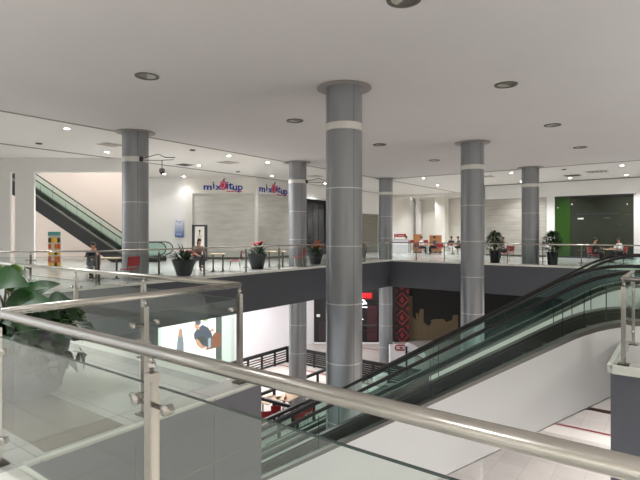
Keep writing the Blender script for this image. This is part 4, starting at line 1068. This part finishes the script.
# cafe tables and red chairs on the lower floor
def lowp(px, y, h=0.): p = P(px, (EYE-LZ-h)*FPX/(y-HZ), LZ); return p
tA = lowp(268, 399, .75); tB = lowp(287, 397, .75)
table(tA, 1.1, .8, .1, 'beige lower floor cafe table left of the black rail corner'); table(tB, .9, .8, .1, 'beige lower floor cafe table right of the red chair back')
for px, y, tow, lab in ((279.5, 399, tA, 'red chair between the two lower floor cafe tables'), (266, 412.5, tA, 'red chair nearest of the lower floor cafe, below the left table'), (277, 407.5, tB, 'red chair tucked under the right lower floor cafe table'), (298, 412, tB, 'red chair seen through the escalator glass'), (306, 407, tB, 'red chair beside the escalator foot')):
    p = lowp(px, y, .7); chair(p, tow+V((.05, .3, 0)), lab)
# bins and white seats glimpsed behind the escalator glass
for px, y, lab in ((380, 373, 'white rounded seat glimpsed through the escalator glass'), ):
    p = lowp(px, y, .5); t = thing('round_seat', lab, 'seat', p); part('base', MB().lathe((0, 0, 0), [(.35, 0), (.4, .1), (.45, .4)], M_white2, 24), t); part('cushion', MB().lathe((0, 0, .4), [(.45, 0), (.47, .06), (.4, .12)], M_white2, 24), t)

# ------------------------------------------------------------------ light
def spot(p, e, size=125, blend=1., r=.08, c=(.975, .985, 1)):
    l = bpy.data.lights.new('lamp', 'SPOT'); l.energy = e; l.spot_size = R_(size); l.spot_blend = blend; l.shadow_soft_size = r; l.color = c
    o = bpy.data.objects.new('lamp', l); COL.objects.link(o); o.location = (p[0], p[1], p[2]-.05); return o
LK = 1.0
for (px, y, lab), p in zip(LIT, lights): spot(p, 45 if px in (164, 184) else 60 if px == 272 else 520 if px in (199, 229, 267.5) else 290)
# added fill lamps without fittings, brightening the galleries, void and food court
for x, y, e in ((-2, 6, 260), (1, 6.5, 300), (2, 9.5, 320), (2, 12.5, 300), (-2, 12, 300), (-4, 9, 300), (3, 18, 300), (-1, 18, 300), (-4, 1, 900), (-4, -4, 1100), (0, -6, 1200), (4, -6, 1200), (8, -5, 1200), (12, -5, 1100), (18, -5, 1000), (24, -5, 800), (31, -3, 500),
                (32, 14, 260), (33, 18, 260), (39, 14, 240), (39, 18, 240), (41, 13, 180), (41, 16, 180), (42, 19, 180), (38, 16, 220)): spot((x, y, CZ), e*LK)
def area(p, sx, sy, e, c=(1, .98, .96), rot=(0, 0, 0)):
    l = bpy.data.lights.new('ceiling_panel', 'AREA'); l.shape = 'RECTANGLE'; l.size = sx; l.size_y = sy; l.energy = e; l.color = c
    o = bpy.data.objects.new('ceiling_panel', l); COL.objects.link(o); o.location = p; o.rotation_euler = rot; return o
# added unseen area fills brightening the lower floor and the escalator hall
area((19, 18.5, SB-.1), 9, 4, 320); area((29, 18.5, SB-.1), 5, 3, 80); area((12, -3, SB-.1), 6, 4, 520); area((22, -2, SB-.1), 5, 4, 420)
hp_ = P(70, 26.5); area((hp_.x, hp_.y, 8.9), 6, 5, 130)
w = bpy.data.worlds.new('world'); SC.world = w; w.use_nodes = True
w.node_tree.nodes['Background'].inputs[0].default_value = (.96, .98, 1, 1); w.node_tree.nodes['Background'].inputs[1].default_value = .8

# ------------------------------------------------------------------ camera
cam = bpy.data.cameras.new('camera'); co = bpy.data.objects.new('camera', cam); COL.objects.link(co)
cam.sensor_width = 36; cam.lens = FPX/640*36; cam.shift_y = -(240-HZ)/640; cam.clip_start = .05; cam.clip_end = 200
co.location = (0, 0, EYE); co.rotation_euler = (pi/2, 0, TH-pi/2); SC.camera = co
SC.view_settings.view_transform = 'Standard'; SC.view_settings.look = 'None'; SC.view_settings.gamma = 1; SC.view_settings.use_curve_mapping = False
SC.view_settings.exposure = 1.32
SC.cycles.max_bounces = 10; SC.cycles.transparent_max_bounces = 24; SC.cycles.caustics_reflective = False; SC.cycles.caustics_refractive = False; SC.cycles.sample_clamp_indirect = 4
try: SC.cycles.use_denoising = True
except Exception: pass
